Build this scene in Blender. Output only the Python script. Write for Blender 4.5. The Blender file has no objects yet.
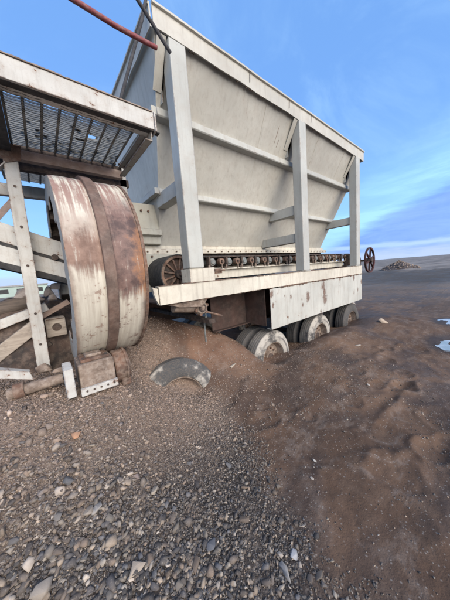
import bpy, math, random
import numpy as np
from mathutils import Vector, Matrix
R = math.radians
PI = math.pi
sc = bpy.context.scene
COL = sc.collection
rng = random.Random(7)
nrg = np.random.default_rng(11)

# ------------------------------------------------------------------ camera
AZ, PITCH, ROLL = R(51.2), R(7.0), R(4.4)
fwd = Vector((math.cos(AZ)*math.cos(PITCH), math.sin(AZ)*math.cos(PITCH), -math.sin(PITCH)))
rt0 = Vector((math.sin(AZ), -math.cos(AZ), 0))
up0 = rt0.cross(fwd)
rt = rt0*math.cos(ROLL) - up0*math.sin(ROLL)
up = up0*math.cos(ROLL) + rt0*math.sin(ROLL)
cd = bpy.data.cameras.new('camera')
cd.sensor_fit = 'VERTICAL'; cd.sensor_height = 36; cd.lens = 13.5
cd.clip_start = 0.05; cd.clip_end = 6000
cam = bpy.data.objects.new('camera', cd); COL.objects.link(cam)
cam.matrix_world = Matrix((( rt.x, up.x, -fwd.x, 0), (rt.y, up.y, -fwd.y, 0), (rt.z, up.z, -fwd.z, 0), (0, 0, 0, 1)))
sc.camera = cam

# ------------------------------------------------------------------ light
SUN_EL, SUN_AZ = R(27), R(-97)          # azimuth from +X, counterclockwise: low, behind the camera
sd = Vector((math.cos(SUN_AZ)*math.cos(SUN_EL), math.sin(SUN_AZ)*math.cos(SUN_EL), math.sin(SUN_EL)))
sl = bpy.data.lights.new('sun', 'SUN'); sl.energy = 3.1; sl.angle = R(60); sl.color = (1, .89, .735)
so = bpy.data.objects.new('sun', sl); COL.objects.link(so)
so.rotation_euler = (-sd).to_track_quat('-Z', 'Y').to_euler(); so.location = (0, -20, 20)
sc.view_settings.view_transform = 'Standard'; sc.view_settings.look = 'None'
sc.view_settings.gamma = 1; sc.view_settings.exposure = 0.80

W = bpy.data.worlds.new('World'); sc.world = W; W.use_nodes = True
nt = W.node_tree; nt.nodes.clear()
class NG:
    """small node-tree writer"""
    def __init__(s, t): s.t = t
    def n(s, typ, ins=None, **kw):
        nd = s.t.nodes.new(typ)
        for k, v in kw.items(): setattr(nd, k, v)
        for k, v in (ins or {}).items():
            if isinstance(v, bpy.types.NodeSocket): s.t.links.new(v, nd.inputs[k])
            elif v is not None: nd.inputs[k].default_value = v
        return nd
    def m(s, op, a, b=None, c=None):
        d = {0: a}
        if b is not None: d[1] = b
        if c is not None: d[2] = c
        return s.n('ShaderNodeMath', d, operation=op).outputs[0]
    def mix(s, f, a, b, mode='MIX'):
        return s.n('ShaderNodeMix', {0: f, 6: a, 7: b}, data_type='RGBA', blend_type=mode).outputs[2]
    def ramp(s, f, lo, hi, a=0., b=1.):
        return s.n('ShaderNodeMapRange', {0: f, 1: lo, 2: hi, 3: a, 4: b}, interpolation_type='SMOOTHSTEP').outputs[0]
    def noise(s, vec, scale, detail=4, rough=.55, dist=0):
        return s.n('ShaderNodeTexNoise', {'Vector': vec, 'Scale': scale, 'Detail': detail, 'Roughness': rough, 'Distortion': dist}).outputs[0]
    def mapv(s, vec, sc_=(1, 1, 1), loc=(0, 0, 0), rot=(0, 0, 0)):
        return s.n('ShaderNodeMapping', {'Vector': vec, 'Location': loc, 'Rotation': rot, 'Scale': sc_}).outputs[0]
g = NG(nt)
sky = g.n('ShaderNodeTexSky', sky_type='NISHITA', sun_disc=False)
sky.sun_elevation = SUN_EL; sky.sun_rotation = PI/2 - SUN_AZ
sky.air_density = 1.0; sky.dust_density = .6; sky.ozone_density = 2.5
dirn = g.n('ShaderNodeTexCoord').outputs['Generated']
sep = g.n('ShaderNodeSeparateXYZ', {0: dirn})
base = g.mix(1.0, sky.outputs[0], (1.25, 1.30, 1.55, 1), 'MULTIPLY')
el = sep.outputs['Z']
grad = g.mix(g.ramp(el, .10, .55), (1.5, 3.2, 5.6, 1), (1.08, 2.45, 5.3, 1))
base = g.mix(.78, base, grad)
# cloud bank: everything below a tilted great circle, low on the right
dot = g.n('ShaderNodeVectorMath', {0: dirn, 1: (0.2406, -0.3424, -0.9082)}, operation='DOT_PRODUCT').outputs['Value']
n1 = g.noise(g.mapv(dirn, (1.5, 1.5, 7)), 2.2, 6, .6)
n2 = g.noise(g.mapv(dirn, (1, 1, 6), (3, 1, 2)), 3.4, 6, .62, .6)
n4 = g.noise(g.mapv(dirn, (1, 1, 9), (1, 7, 2)), 9, 5, .6, .3)
dd = g.m('ADD', dot, g.m('ADD', g.m('MULTIPLY', g.m('SUBTRACT', n1, .5), .05), g.m('MULTIPLY', g.m('SUBTRACT', n4, .5), .045)))
bank = g.ramp(dd, -.014, .034)
glow = g.m('MULTIPLY', g.ramp(dd, -.20, -.005), g.m('SUBTRACT', 1, bank))
streak = g.ramp(n2, .40, .66)
c = g.mix(g.m('MULTIPLY', glow, g.m('ADD', .35, g.m('MULTIPLY', streak, .6))), base, (2.6, 4.8, 6.4, 1))
c = g.mix(g.m('MULTIPLY', bank, .95), c, g.mix(g.ramp(n2, .3, .7), (1.15, 2.15, 4.9, 1), (1.75, 2.9, 5.6, 1)))
low = g.ramp(g.m('ADD', el, g.m('MULTIPLY', g.m('SUBTRACT', n4, .5), .05)), .055, .012)
c = g.mix(low, c, (3.0, 3.8, 5.4, 1))
thin = g.m('MULTIPLY', g.ramp(g.m('ABSOLUTE', g.m('SUBTRACT', g.m('ADD', el, g.m('MULTIPLY', g.m('SUBTRACT', n1, .5), .05)), .055)), .014, .002), .7)
c = g.mix(g.m('MULTIPLY', thin, bank), c, (3.2, 4.4, 6.0, 1))
n3 = g.noise(g.mapv(dirn, (1, 2.2, 2.2), (0, 4, 1), (0, .3, .5)), 1.6, 7, .62, .5)
c = g.mix(g.m('MULTIPLY', g.ramp(n3, .46, .74), .42), c, (2.3, 3.9, 6.0, 1))
bg = g.n('ShaderNodeBackground', {0: c, 1: .11})
g.n('ShaderNodeOutputWorld', {0: bg.outputs[0]})

# ------------------------------------------------------------------ helpers
def fbm2(x, y, seed=0, oct=5, gain=.5):
    """value noise, numpy, about -1..1"""
    x = np.asarray(x, float); y = np.asarray(y, float); out = np.zeros(np.broadcast(x, y).shape); a = 1.; tot = 0
    for o in range(oct):
        xi = np.floor(x).astype(np.int64); yi = np.floor(y).astype(np.int64); fx = x-xi; fy = y-yi
        fx = fx*fx*(3-2*fx); fy = fy*fy*(3-2*fy)
        def hsh(i, j):
            h = (i*374761393 + j*668265263 + (seed+o)*974634777) & 0xffffffff
            h = ((h ^ (h >> 13))*1274126177) & 0xffffffff
            return ((h ^ (h >> 16)) & 0xffff)/32767.5 - 1
        v = (hsh(xi, yi)*(1-fx)+hsh(xi+1, yi)*fx)*(1-fy) + (hsh(xi, yi+1)*(1-fx)+hsh(xi+1, yi+1)*fx)*fy
        out += a*v; tot += a; a *= gain; x = x*2.03+17.3; y = y*2.03+5.1
    return out/tot

class MB:
    def __init__(s): s.v = []; s.f = []
    def add(s, vs, fs):
        k = len(s.v); s.v += [Vector(p) for p in vs]; s.f += [tuple(i+k for i in f) for f in fs]; return s
    def hexa(s, p):
        return s.add(p, [(0,3,2,1),(4,5,6,7),(0,1,5,4),(1,2,6,5),(2,3,7,6),(3,0,4,7)])
    def box(s, x0, x1, y0, y1, z0, z1):
        return s.hexa([(x0,y0,z0),(x1,y0,z0),(x1,y1,z0),(x0,y1,z0),(x0,y0,z1),(x1,y0,z1),(x1,y1,z1),(x0,y1,z1)])
    def beam(s, a, b, w, h, upv=(0,0,1)):
        a = Vector(a); b = Vector(b); d = (b-a).normalized(); u = Vector(upv)
        sd_ = d.cross(u).normalized()*w/2; u = sd_.cross(d).normalized()*h/2
        return s.hexa([a-sd_-u, a+sd_-u, b+sd_-u, b-sd_-u, a-sd_+u, a+sd_+u, b+sd_+u, b-sd_+u])
    def angle(s, a, b, w, t, u1, u2):
        """L section: legs of width w along u1 and u2, thickness t"""
        a = Vector(a); b = Vector(b); u1 = Vector(u1).normalized(); u2 = Vector(u2).normalized()
        pr = [(0,0),(w,0),(w,t),(t,t),(t,w),(0,w)]
        return s.sweep([a, b], [[u1*p+u2*q for p, q in pr]]*2)
    def channel(s, a, b, h, d, t, uh, ud):
        """C section: web height h along uh, flanges depth d along ud"""
        uh = Vector(uh).normalized(); ud = Vector(ud).normalized()
        pr = [(-h/2,0),(h/2,0),(h/2,d),(h/2-t,d),(h/2-t,t),(-h/2+t,t),(-h/2+t,d),(-h/2,d)]
        return s.sweep([a, b], [[uh*p+ud*q for p, q in pr]]*2)
    def sweep(s, cs, rings, cap=True):
        k = len(s.v); n = len(rings[0])
        for c_, r_ in zip(cs, rings): s.v += [Vector(c_)+o for o in r_]
        for i in range(len(cs)-1):
            for j in range(n):
                s.f.append((k+i*n+j, k+i*n+(j+1)%n, k+(i+1)*n+(j+1)%n, k+(i+1)*n+j))
        if cap:
            s.f.append(tuple(k+j for j in range(n))[::-1]); s.f.append(tuple(k+(len(cs)-1)*n+j for j in range(n)))
        return s
    def tube(s, pts, r, n=10, r2=None):
        pts = [Vector(p) for p in pts]; rings = []
        for i, p in enumerate(pts):
            d = (pts[min(i+1, len(pts)-1)]-pts[max(i-1, 0)]).normalized()
            a = Vector((0,0,1)) if abs(d.z) < .9 else Vector((1,0,0))
            u = d.cross(a).normalized(); w = d.cross(u)
            rr = r if r2 is None else r+(r2-r)*i/(len(pts)-1)
            rings.append([(u*math.cos(t*2*PI/n)+w*math.sin(t*2*PI/n))*rr for t in range(n)])
        return s.sweep(pts, rings)
    def lathe(s, prof, c_, axis='Y', n=48, a0=0, a1=2*PI):
        """prof: closed list of (along-axis, radius)"""
        c_ = Vector(c_); full = abs(a1-a0-2*PI) < 1e-6; m = n if full else n+1; k = len(s.v); q = len(prof)
        for i in range(m):
            t = a0+(a1-a0)*i/n; ca, sa = math.cos(t), math.sin(t)
            for al, r in prof:
                o = Vector((r*ca, al, r*sa)) if axis == 'Y' else (Vector((al, r*ca, r*sa)) if axis == 'X' else Vector((r*ca, r*sa, al)))
                s.v.append(c_+o)
        for i in range(n):
            i2 = (i+1) % m
            for j in range(q):
                j2 = (j+1) % q
                s.f.append((k+i*q+j, k+i*q+j2, k+i2*q+j2, k+i2*q+j))
        if not full:
            s.f.append(tuple(k+j for j in range(q))); s.f.append(tuple(k+n*q+j for j in range(q))[::-1])
        return s
    def prism(s, poly, axis, a, b):
        def P(p, t):
            return (t, p[0], p[1]) if axis == 'X' else ((p[0], t, p[1]) if axis == 'Y' else (p[0], p[1], t))
        n = len(poly)
        return s.add([P(p, a) for p in poly]+[P(p, b) for p in poly],
                     [tuple(range(n))[::-1], tuple(range(n, 2*n))]+[(i, (i+1)%n, n+(i+1)%n, n+i) for i in range(n)])
    def mesh(s, name, mat, origin, smooth=False):
        me = bpy.data.meshes.new(name); me.from_pydata([p-origin for p in s.v], [], s.f); me.materials.append(mat)
        import bmesh
        bm = bmesh.new(); bm.from_mesh(me); bmesh.ops.recalc_face_normals(bm, faces=bm.faces); bm.to_mesh(me); bm.free()
        if smooth:
            me.polygons.foreach_set('use_smooth', [True]*len(me.polygons))
            me.set_sharp_from_angle(angle=R(38))
        return me
    def build(s, name, mat, parent=None, bevel=0, smooth=False, origin=None):
        lo = Vector((min(p[i] for p in s.v) for i in range(3))); hi = Vector((max(p[i] for p in s.v) for i in range(3)))
        if origin is None: origin = (lo+hi)/2 if parent else Vector(((lo.x+hi.x)/2, (lo.y+hi.y)/2, lo.z))
        o = bpy.data.objects.new(name, s.mesh(name, mat, Vector(origin), smooth)); COL.objects.link(o)
        o.location = Vector(origin) - (wloc(parent) if parent else Vector())
        if parent: o.parent = parent
        if bevel:
            b = o.modifiers.new('bevel', 'BEVEL'); b.width = bevel; b.segments = 2; b.limit_method = 'ANGLE'; b.harden_normals = False
        return o
def wloc(o):
    p = Vector(o.location)
    while o.parent: o = o.parent; p += o.location
    return p
def thing(name, loc, label, cat, group=None):
    o = bpy.data.objects.new(name, None); COL.objects.link(o); o.location = loc; o.empty_display_size = .2
    return tag(o, label, cat, group)
def tag(o, label=None, cat=None, group=None, kind=None):
    if label: o['label'] = label
    if cat: o['category'] = cat
    if group: o['group'] = group
    if kind: o['kind'] = kind
    return o
def stuff(o): o['kind'] = 'stuff'; return o
def box(x0, x1, y0, y1, z0, z1): return MB().box(x0, x1, y0, y1, z0, z1)

# ------------------------------------------------------------------ materials
def newmat(name):
    m = bpy.data.materials.new(name); m.use_nodes = True; m.node_tree.nodes.clear(); return m, NG(m.node_tree)
def finish(G, col, rough, bump=None, bstr=.3, bdist=.004, metal=0., spec=.5):
    d = {'Base Color': col, 'Roughness': rough, 'Metallic': metal, 'Specular IOR Level': spec}
    if bump is not None: d['Normal'] = G.n('ShaderNodeBump', {'Height': bump, 'Strength': bstr, 'Distance': bdist}).outputs[0]
    p = G.n('ShaderNodeBsdfPrincipled', d); G.n('ShaderNodeOutputMaterial', {0: p.outputs[0]})
RUST = (.15, .062, .032, 1); DRUST = (.06, .032, .022, 1)
def paint(name, col, rust=.35, dust=.3, scale=1., rough=.5, streaks=.5, dustcol=(.34, .28, .23, 1), edge=True, blobs=()):
    """weathered coat of paint: tonal drift, dust, dirt runs, chips down to rust, worn edges"""
    m, G = newmat(name); tc = G.n('ShaderNodeTexCoord'); ob = tc.outputs['Object']
    geo = G.n('ShaderNodeNewGeometry'); pos = geo.outputs['Position']
    big = G.noise(pos, 1.3*scale, 5); mid = G.noise(pos, 9*scale, 7, .65); fine = G.noise(pos, 60*scale, 5, .7)
    run = G.noise(G.mapv(pos, (14, 14, .9)), 1.6*scale, 6, .65)
    c_ = G.mix(G.ramp(big, .3, .7), tuple(v*.86 for v in col[:3])+(1,), tuple(min(1, v*1.08) for v in col[:3])+(1,))
    c_ = G.mix(G.m('MULTIPLY', G.ramp(run, .46, .8), streaks), c_, tuple(v*.55 for v in dustcol[:3])+(1,))
    c_ = G.mix(G.m('MULTIPLY', G.ramp(mid, .38, .72), dust), c_, dustcol)
    c_ = G.mix(G.m('MULTIPLY', G.ramp(fine, .56, .72), .22), c_, (.16, .13, .11, 1))
    chipn = G.m('ADD', mid, G.m('MULTIPLY', fine, .35))
    if edge:
        bv = G.n('ShaderNodeBevel', {'Radius': .014}, samples=3)
        e = G.n('ShaderNodeVectorMath', {0: bv.outputs[0], 1: geo.outputs['Normal']}, operation='DOT_PRODUCT').outputs['Value']
        ed = G.ramp(e, .995, .86)
        chipn = G.m('ADD', chipn, G.m('MULTIPLY', ed, .2))
    th = .93 - .2*rust
    chip = G.ramp(chipn, th, th+.03)
    c_ = G.mix(chip, c_, G.mix(G.ramp(fine, .35, .65), DRUST, RUST))
    for bx_, bz_, br_ in blobs:
        q = G.n('ShaderNodeVectorMath', {0: G.mapv(pos, (1, 0, .62)), 1: (bx_, 0, bz_*.62)}, operation='DISTANCE').outputs['Value']
        q = G.m('ADD', q, G.m('ADD', G.m('MULTIPLY', G.m('SUBTRACT', mid, .5), br_*3.2), G.m('MULTIPLY', G.m('SUBTRACT', fine, .5), br_*1.6)))
        c_ = G.mix(G.m('MULTIPLY', G.ramp(q, br_*1.15, br_*.35), .9), c_, G.mix(G.ramp(fine, .4, .6), (.085, .05, .038, 1), (.22, .135, .095, 1)))
    halo = G.m('MULTIPLY', G.ramp(chipn, th-.07, th), G.m('SUBTRACT', 1, chip))
    c_ = G.mix(G.m('MULTIPLY', halo, .35*rust), c_, (.3, .17, .1, 1))
    hgt = G.m('SUBTRACT', G.m('ADD', G.m('MULTIPLY', fine, .25), G.m('MULTIPLY', big, 3.)), G.m('MULTIPLY', chip, .7))
    finish(G, c_, G.m('ADD', G.m('ADD', rough, G.m('MULTIPLY', mid, .2)), G.m('MULTIPLY', chip, .2)), hgt, .35, .003)
    return m
def rusty(name, a=(.16, .085, .055, 1), b=(.07, .045, .035, 1), dust=.5, dustcol=(.3, .23, .18, 1), scale=1., rough=.85):
    m, G = newmat(name); pos = G.n('ShaderNodeNewGeometry').outputs['Position']
    mid = G.noise(pos, 7*scale, 7, .68); fine = G.noise(pos, 70*scale, 5, .7)
    c_ = G.mix(G.ramp(mid, .35, .65), b, a); c_ = G.mix(G.m('MULTIPLY', G.ramp(G.noise(pos, 16*scale, 6, .7), .42, .66), dust), c_, dustcol)
    finish(G, c_, rough, G.m('ADD', mid, G.m('MULTIPLY', fine, .4)), .6, .006); return m

M = {}
M['hull'] = paint('hopper_paint', (.47, .455, .405, 1), .12, .22, 1, .5, .36, edge=False)
M['seam'] = paint('seam_paint', (.45, .43, .375, 1), .0, .2, 1, .5, .1, edge=False)
M['post'] = paint('post_paint', (.42, .425, .395, 1), .2, .24, 1, .45, .35)
M['cream'] = paint('cream_paint', (.58, .545, .46, 1), .32, .3, 1, .5, .5)
BLOBS = [(3.86,-.58,.075),(4.50,-.68,.085),(4.50,-.55,.05),(4.46,-.40,.06),(4.40,-.44,.05),(3.32,-.51,.028),(3.68,-.71,.03),(3.66,-.60,.022),(4.33,-.94,.03),(5.95,-.34,.06),(5.97,-.73,.045),(6.2,-.70,.035),(2.83,-.58,.03),(2.80,-.40,.05),(3.15,-.47,.02),(6.42,-.5,.05),(5.2,-.36,.05)]
M['panel'] = paint('panel_paint', (.47, .47, .43, 1), .40, .16, 1, .5, .45, blobs=BLOBS)
M['white'] = paint('chipped_white_paint', (.50, .49, .46, 1), .50, .35, 1.6, .6, .4)
M['trough'] = paint('trough_paint', (.42, .41, .35, 1), .2, .25, 1, .5, .5)
M['greyed'] = paint('grey_conveyor_paint', (.36, .35, .32, 1), .55, .4, 1.5, .65, .5)
M['red'] = paint('red_pipe_paint', (.20, .028, .035, 1), .4, .35, 2.5, .6, .3, (.42, .36, .34, 1))
M['rust'] = rusty('rusted_steel')
M['drust'] = rusty('dark_rusted_steel', (.07, .045, .035, 1), (.025, .02, .018, 1), .25)
M['brown'] = rusty('brown_primer_steel', (.062, .034, .027, 1), (.035, .024, .02, 1), .2, (.17, .12, .1, 1), .6)
M['pink'] = rusty('faded_brown_beam_steel', (.44, .32, .27, 1), (.30, .21, .17, 1), .4, (.5, .42, .36, 1), .8)
M['dirtsteel'] = rusty('dirt_caked_steel', (.24, .18, .14, 1), (.12, .085, .065, 1), .6, (.36, .3, .25, 1), 1.4)
M['dark'] = rusty('dark_steel', (.045, .045, .048, 1), (.02, .02, .022, 1), .25, (.12, .11, .1, 1))
M['grate'] = rusty('galvanised_grating', (.21, .215, .205, 1), (.10, .105, .10, 1), .35, (.33, .30, .26, 1), 2, .6)
M['belt'] = rusty('belt_rubber', (.03, .03, .032, 1), (.02, .02, .02, 1), .4, (.12, .11, .1, 1))
M['cap'] = rusty('roller_end_steel', (.20, .22, .22, 1), (.1, .11, .11, 1), .4, (.3, .25, .2, 1), 2)
M['concrete'] = rusty('concrete_lump', (.36, .31, .28, 1), (.22, .18, .16, 1), .4, (.42, .38, .34, 1), 1)
M['wheelred'] = rusty('dull_red_wheel', (.10, .03, .028, 1), (.03, .018, .018, 1), .2, (.16, .1, .08, 1))
M['darkpole'] = rusty('dark_rail_steel', (.06, .06, .065, 1), (.03, .03, .035, 1), .3, (.14, .12, .12, 1), 2)
M['cladding'] = paint('green_white_cladding', (.33, .42, .38, 1), .0, .1, .2, .6, .1, edge=False)
M['clay'] = rusty('site_roof', (.3, .3, .3, 1), (.22, .22, .22, 1), .1)

def rubber(name, pale):
    m, G = newmat(name); tc = G.n('ShaderNodeTexCoord'); pos = tc.outputs['Object']
    sp = G.n('ShaderNodeSeparateXYZ', {0: pos}); rad = G.m('POWER', G.m('ADD', G.m('MULTIPLY', sp.outputs[0], sp.outputs[0]), G.m('MULTIPLY', sp.outputs[2], sp.outputs[2])), .5)
    n_ = G.noise(pos, 9, 7, .7); f = G.noise(pos, 70, 4, .7); bigger = G.noise(pos, 3.3, 4, .5)
    rr = G.m('ADD', rad, G.m('MULTIPLY', G.m('SUBTRACT', n_, .5), .03))
    side = G.ramp(rr, .468, .452)
    groove = G.m('MULTIPLY', G.ramp(G.m('ABSOLUTE', G.m('SUBTRACT', rr, .362)), .030, .008), G.ramp(bigger, .4, .6, .25, .8))
    k = G.ramp(G.m('ADD', G.m('MULTIPLY', n_, .5), G.m('MULTIPLY', bigger, .5)), .80-pale*.6, .92-pale*.6)
    k = G.m('MULTIPLY', k, G.m('SUBTRACT', G.m('ADD', .22, G.m('MULTIPLY', side, .78)), G.m('MULTIPLY', groove, side)))
    c_ = G.mix(k, G.mix(bigger, (.035, .038, .04, 1), (.085, .085, .085, 1)), G.mix(f, (.33, .305, .265, 1), (.50, .47, .42, 1)))
    c_ = G.mix(G.m('MULTIPLY', G.ramp(f, .4, .7), .35), c_, (.22, .16, .12, 1))
    finish(G, c_, .85, G.m('ADD', n_, G.m('MULTIPLY', f, .3)), .4, .004); return m
M['tyre_pale'] = rubber('dust_caked_tyre', .69); M['tyre_mid'] = rubber('dusty_tyre', .52); M['tyre_dark'] = rubber('dark_tyre', .32)

def timber(name, a, b):
    m, G = newmat(name); ob = G.n('ShaderNodeTexCoord').outputs['Object']
    gr = G.noise(G.mapv(ob, (1.2, 14, 14)), 3, 6, .6, .6); n_ = G.noise(ob, 14, 5)
    c_ = G.mix(G.ramp(gr, .3, .7), a, b); c_ = G.mix(G.m('MULTIPLY', G.ramp(n_, .5, .7), .4), c_, (.12, .09, .07, 1))
    finish(G, c_, .85, gr, .5, .005); return m
M['wood'] = timber('pale_weathered_wood', (.40, .34, .28, 1), (.26, .215, .175, 1))
M['oldwood'] = timber('dark_old_wood', (.13, .10, .08, 1), (.07, .055, .045, 1))
M['pinkwood'] = timber('pinkish_plank_wood', (.34, .25, .2, 1), (.2, .14, .11, 1))

# drum paint: white shell worn to red-brown on the side that rubs, orange runs by the outer edge
def drum_mat():
    m, G = newmat('worn_drum_paint'); geo = G.n('ShaderNodeNewGeometry'); pos = geo.outputs['Position']
    sp = G.n('ShaderNodeSeparateXYZ', {0: pos}); z = sp.outputs[2]; x = sp.outputs[0]
    drips = G.noise(G.mapv(pos, (26, 1.2, 1.2)), 1.5, 6, .7); mid = G.noise(pos, 8, 7, .68); fine = G.noise(pos, 55, 5, .7); big = G.noise(pos, 2.4, 4)
    wave = G.m('ADD', G.m('ADD', G.m('MULTIPLY', G.m('SUBTRACT', drips, .5), .30), G.m('MULTIPLY', G.m('SUBTRACT', mid, .5), .22)), G.m('MULTIPLY', G.m('SUBTRACT', big, .5), .35))
    zz = G.m('ADD', z, wave)
    right = G.ramp(x, .40, .44)
    lowe = G.m('SUBTRACT', .06, G.m('MULTIPLY', right, .20)); hi = G.m('ADD', .44, G.m('MULTIPLY', right, .20))
    ru = G.m('MULTIPLY', G.ramp(G.m('SUBTRACT', zz, lowe), -.06, .07), G.ramp(G.m('SUBTRACT', hi, zz), -.10, .13))
    holes = G.ramp(G.m('ADD', G.m('MULTIPLY', drips, .6), G.m('MULTIPLY', mid, .6)), .70, .76)
    ru = G.m('MULTIPLY', ru, G.m('SUBTRACT', 1, G.m('MULTIPLY', holes, .85)))
    speck = G.m('MULTIPLY', G.ramp(G.m('ADD', mid, G.m('MULTIPLY', fine, .5)), .86, .90), .7)
    sleft = G.m('MULTIPLY', G.ramp(G.m('ADD', x, G.m('MULTIPLY', mid, .05)), .235, .19), G.ramp(z, .72, .4))
    sright = G.m('MULTIPLY', G.ramp(G.m('ADD', x, G.m('MULTIPLY', mid, -.07)), .60, .67), G.ramp(z, .9, .6))
    white = G.mix(G.ramp(drips, .35, .7), (.60, .56, .47, 1), (.46, .41, .34, 1))
    white = G.mix(G.m('MULTIPLY', G.ramp(mid, .48, .72), .35), white, (.36, .29, .24, 1))
    white = G.mix(G.m('MULTIPLY', G.ramp(z, .25, .75), G.ramp(G.m('ADD', drips, G.m('MULTIPLY', mid, .4)), .62, .78)), white, (.30, .19, .155, 1))
    rl_ = G.mix(G.ramp(mid, .36, .62), (.14, .078, .055, 1), (.25, .155, .115, 1))
    rr_ = G.mix(G.ramp(mid, .36, .62), (.075, .045, .04, 1), (.19, .115, .095, 1))
    rb = G.mix(right, rl_, rr_)
    rb = G.mix(G.m('MULTIPLY', G.ramp(drips, .54, .7), .35), rb, (.36, .29, .25, 1))
    orange = G.m('MULTIPLY', G.ramp(G.m('ADD', x, G.m('MULTIPLY', G.m('SUBTRACT', mid, .5), .45)), .60, .69), G.ramp(G.m('SUBTRACT', .42, G.m('ABSOLUTE', G.m('SUBTRACT', zz, .12))), 0, .2))
    rb = G.mix(G.m('MULTIPLY', orange, G.ramp(fine, .3, .6, .25, .7)), rb, (.33, .15, .062, 1))
    m_ = G.m('MAXIMUM', G.m('MAXIMUM', ru, speck), G.m('MAXIMUM', G.m('MULTIPLY', sleft, .7), G.m('MULTIPLY', sright, .8)))
    c_ = G.mix(m_, white, rb)
    finish(G, c_, G.m('ADD', .5, G.m('MULTIPLY', m_, .15)), G.m('SUBTRACT', G.m('MULTIPLY', fine, .4), G.m('MULTIPLY', m_, .6)), .4, .004)
    return m
M['drum'] = drum_mat()
M['ring'] = rusty('riding_ring_steel', (.17, .105, .08, 1), (.10, .066, .052, 1), .35, (.28, .21, .17, 1), 1, .7)

# ------------------------------------------------------------------ ground shape
CP = np.array([
 # ridge of spoil under the hopper and the slope down to the half buried tyre
 (1.11,3.1,-.56),(1.33,3.1,-.635),(1.91,3.1,-.87),(2.4,3.0,-1.13),(.85,3.1,-.60),(1.2,3.6,-.62),(2.0,3.7,-1.05),
 (.68,2.30,-1.13),(.96,2.2,-1.33),(1.15,2.16,-1.42),(1.36,2.16,-1.45),(1.15,2.34,-1.42),(1.36,2.36,-1.43),(1.58,2.3,-1.33),(1.95,2.5,-1.17),(2.25,2.6,-1.14),(2.36,2.4,-1.27),(2.6,2.35,-1.5),
 (.78,2.8,-.82),(1.25,2.75,-.87),(1.75,2.75,-1.0),
 # below the drum and its roller stand
 (.4,2.8,-.88),(.1,2.7,-.88),(.1,2.2,-.87),(.45,2.15,-.94),(-.2,2.1,-.83),(-.35,2.6,-.80),(.66,2.25,-1.12),(-.1,3.3,-.85),(-.9,2.7,-.8),(.4,3.6,-.8),
 # fan of gravel down to the camera
 (.2,1.8,-1.07),(-.3,1.85,-.97),(.08,1.45,-1.28),(-.35,1.38,-1.36),(.19,1.1,-1.45),(.5,1.6,-1.38),(.7,1.85,-1.38),(-.9,1.6,-1.1),(-.9,.9,-1.45),
 (1.0,1.8,-1.5),(1.2,1.3,-1.56),(.5,.8,-1.53),(1.25,.6,-1.6),(0,.4,-1.56),(1,0,-1.6),(-1,0,-1.6),(0,-1,-1.6),
 # berm along the wheels and the hollow behind it
 (2.0,2.05,-1.5),(2.4,2.08,-1.40),(3.14,2.05,-1.405),(4.17,2.05,-1.40),(5.1,2.05,-1.385),(6.27,2.05,-1.40),(2.7,1.8,-1.47),(3.7,1.75,-1.49),(4.7,1.75,-1.48),(7.1,2.3,-1.52),
 (2.9,2.42,-1.50),(3.6,2.42,-1.56),(4.5,2.45,-1.55),(5.3,2.45,-1.55),(6.1,2.5,-1.57),(6.9,2.7,-1.58),(3.0,3.4,-1.5),(4.5,3.6,-1.6),(6.1,3.6,-1.6),
 (2.2,1.5,-1.56),(2.6,1.06,-1.6),(3.2,.3,-1.6),(4.0,1.1,-1.58),(4.2,1.6,-1.53),(5.4,1.6,-1.52),(6,1,-1.59),(8,0,-1.62),(6,-1,-1.62),(3,-1.5,-1.62),
 (7.6,2.0,-1.55),(8.2,3.2,-1.5),(9,2,-1.62),(9,4,-1.55),(8,5.5,-1.6),(5,5.5,-1.6),(2.5,5.5,-1.4),(.5,5.5,-1.2),(-1.5,4.5,-1.1),(-2,2.5,-1.0),(-2.2,1,-1.3),(-2,-1,-1.6)])
def tps(pts, lam=.003):
    n = len(pts); P = np.c_[np.ones(n), pts[:, :2]]
    def U(r2): return .5*r2*np.log(r2+1e-9)
    K = U(((pts[:, None, :2]-pts[None, :, :2])**2).sum(2)) + lam*np.eye(n)
    A = np.block([[K, P], [P.T, np.zeros((3, 3))]]); w = np.linalg.solve(A, np.r_[pts[:, 2], 0, 0, 0])
    def f(x, y):
        x = np.asarray(x, float); out = w[n]+w[n+1]*x+w[n+2]*y
        for i in range(n):
            out = out + w[i]*U((x-pts[i, 0])**2+(y-pts[i, 1])**2)
        return out
    return f
TP = tps(CP)
def sst(a, b, t): t = np.clip((t-a)/(b-a), 0, 1); return t*t*(3-2*t)
DENTS = [(3.35,.70,.13,.035),(3.15,.95,.10,.02),(3.7,.78,.12,.02),(2.35,.30,.13,.03),(2.55,.22,.10,.02),(2.62,1.02,.10,.015),(4.05,1.1,.13,.02),(4.6,1.25,.12,.02),
         (3.3,1.25,.12,.015),(2.25,.62,.2,.02),(2.9,.35,.16,.02),(5.0,.9,.2,.02),(1.9,.45,.18,.02),(1.62,1.5,.14,.02),(6.8,1.5,.25,.03),(2.0,1.25,.1,.012)]
def gravel_zone(x, y):
    """1 = coarse grey gravel, 0 = brown fines"""
    d = (1.05 + .35*(y-1.0)*(y > 1.0) - .10*(y < .6)) - x
    d = d - .5*sst(2.0, 2.9, y)
    return sst(-.22, .28, d+.28*fbm2(x*1.7, y*1.7, 5, 4))
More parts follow.
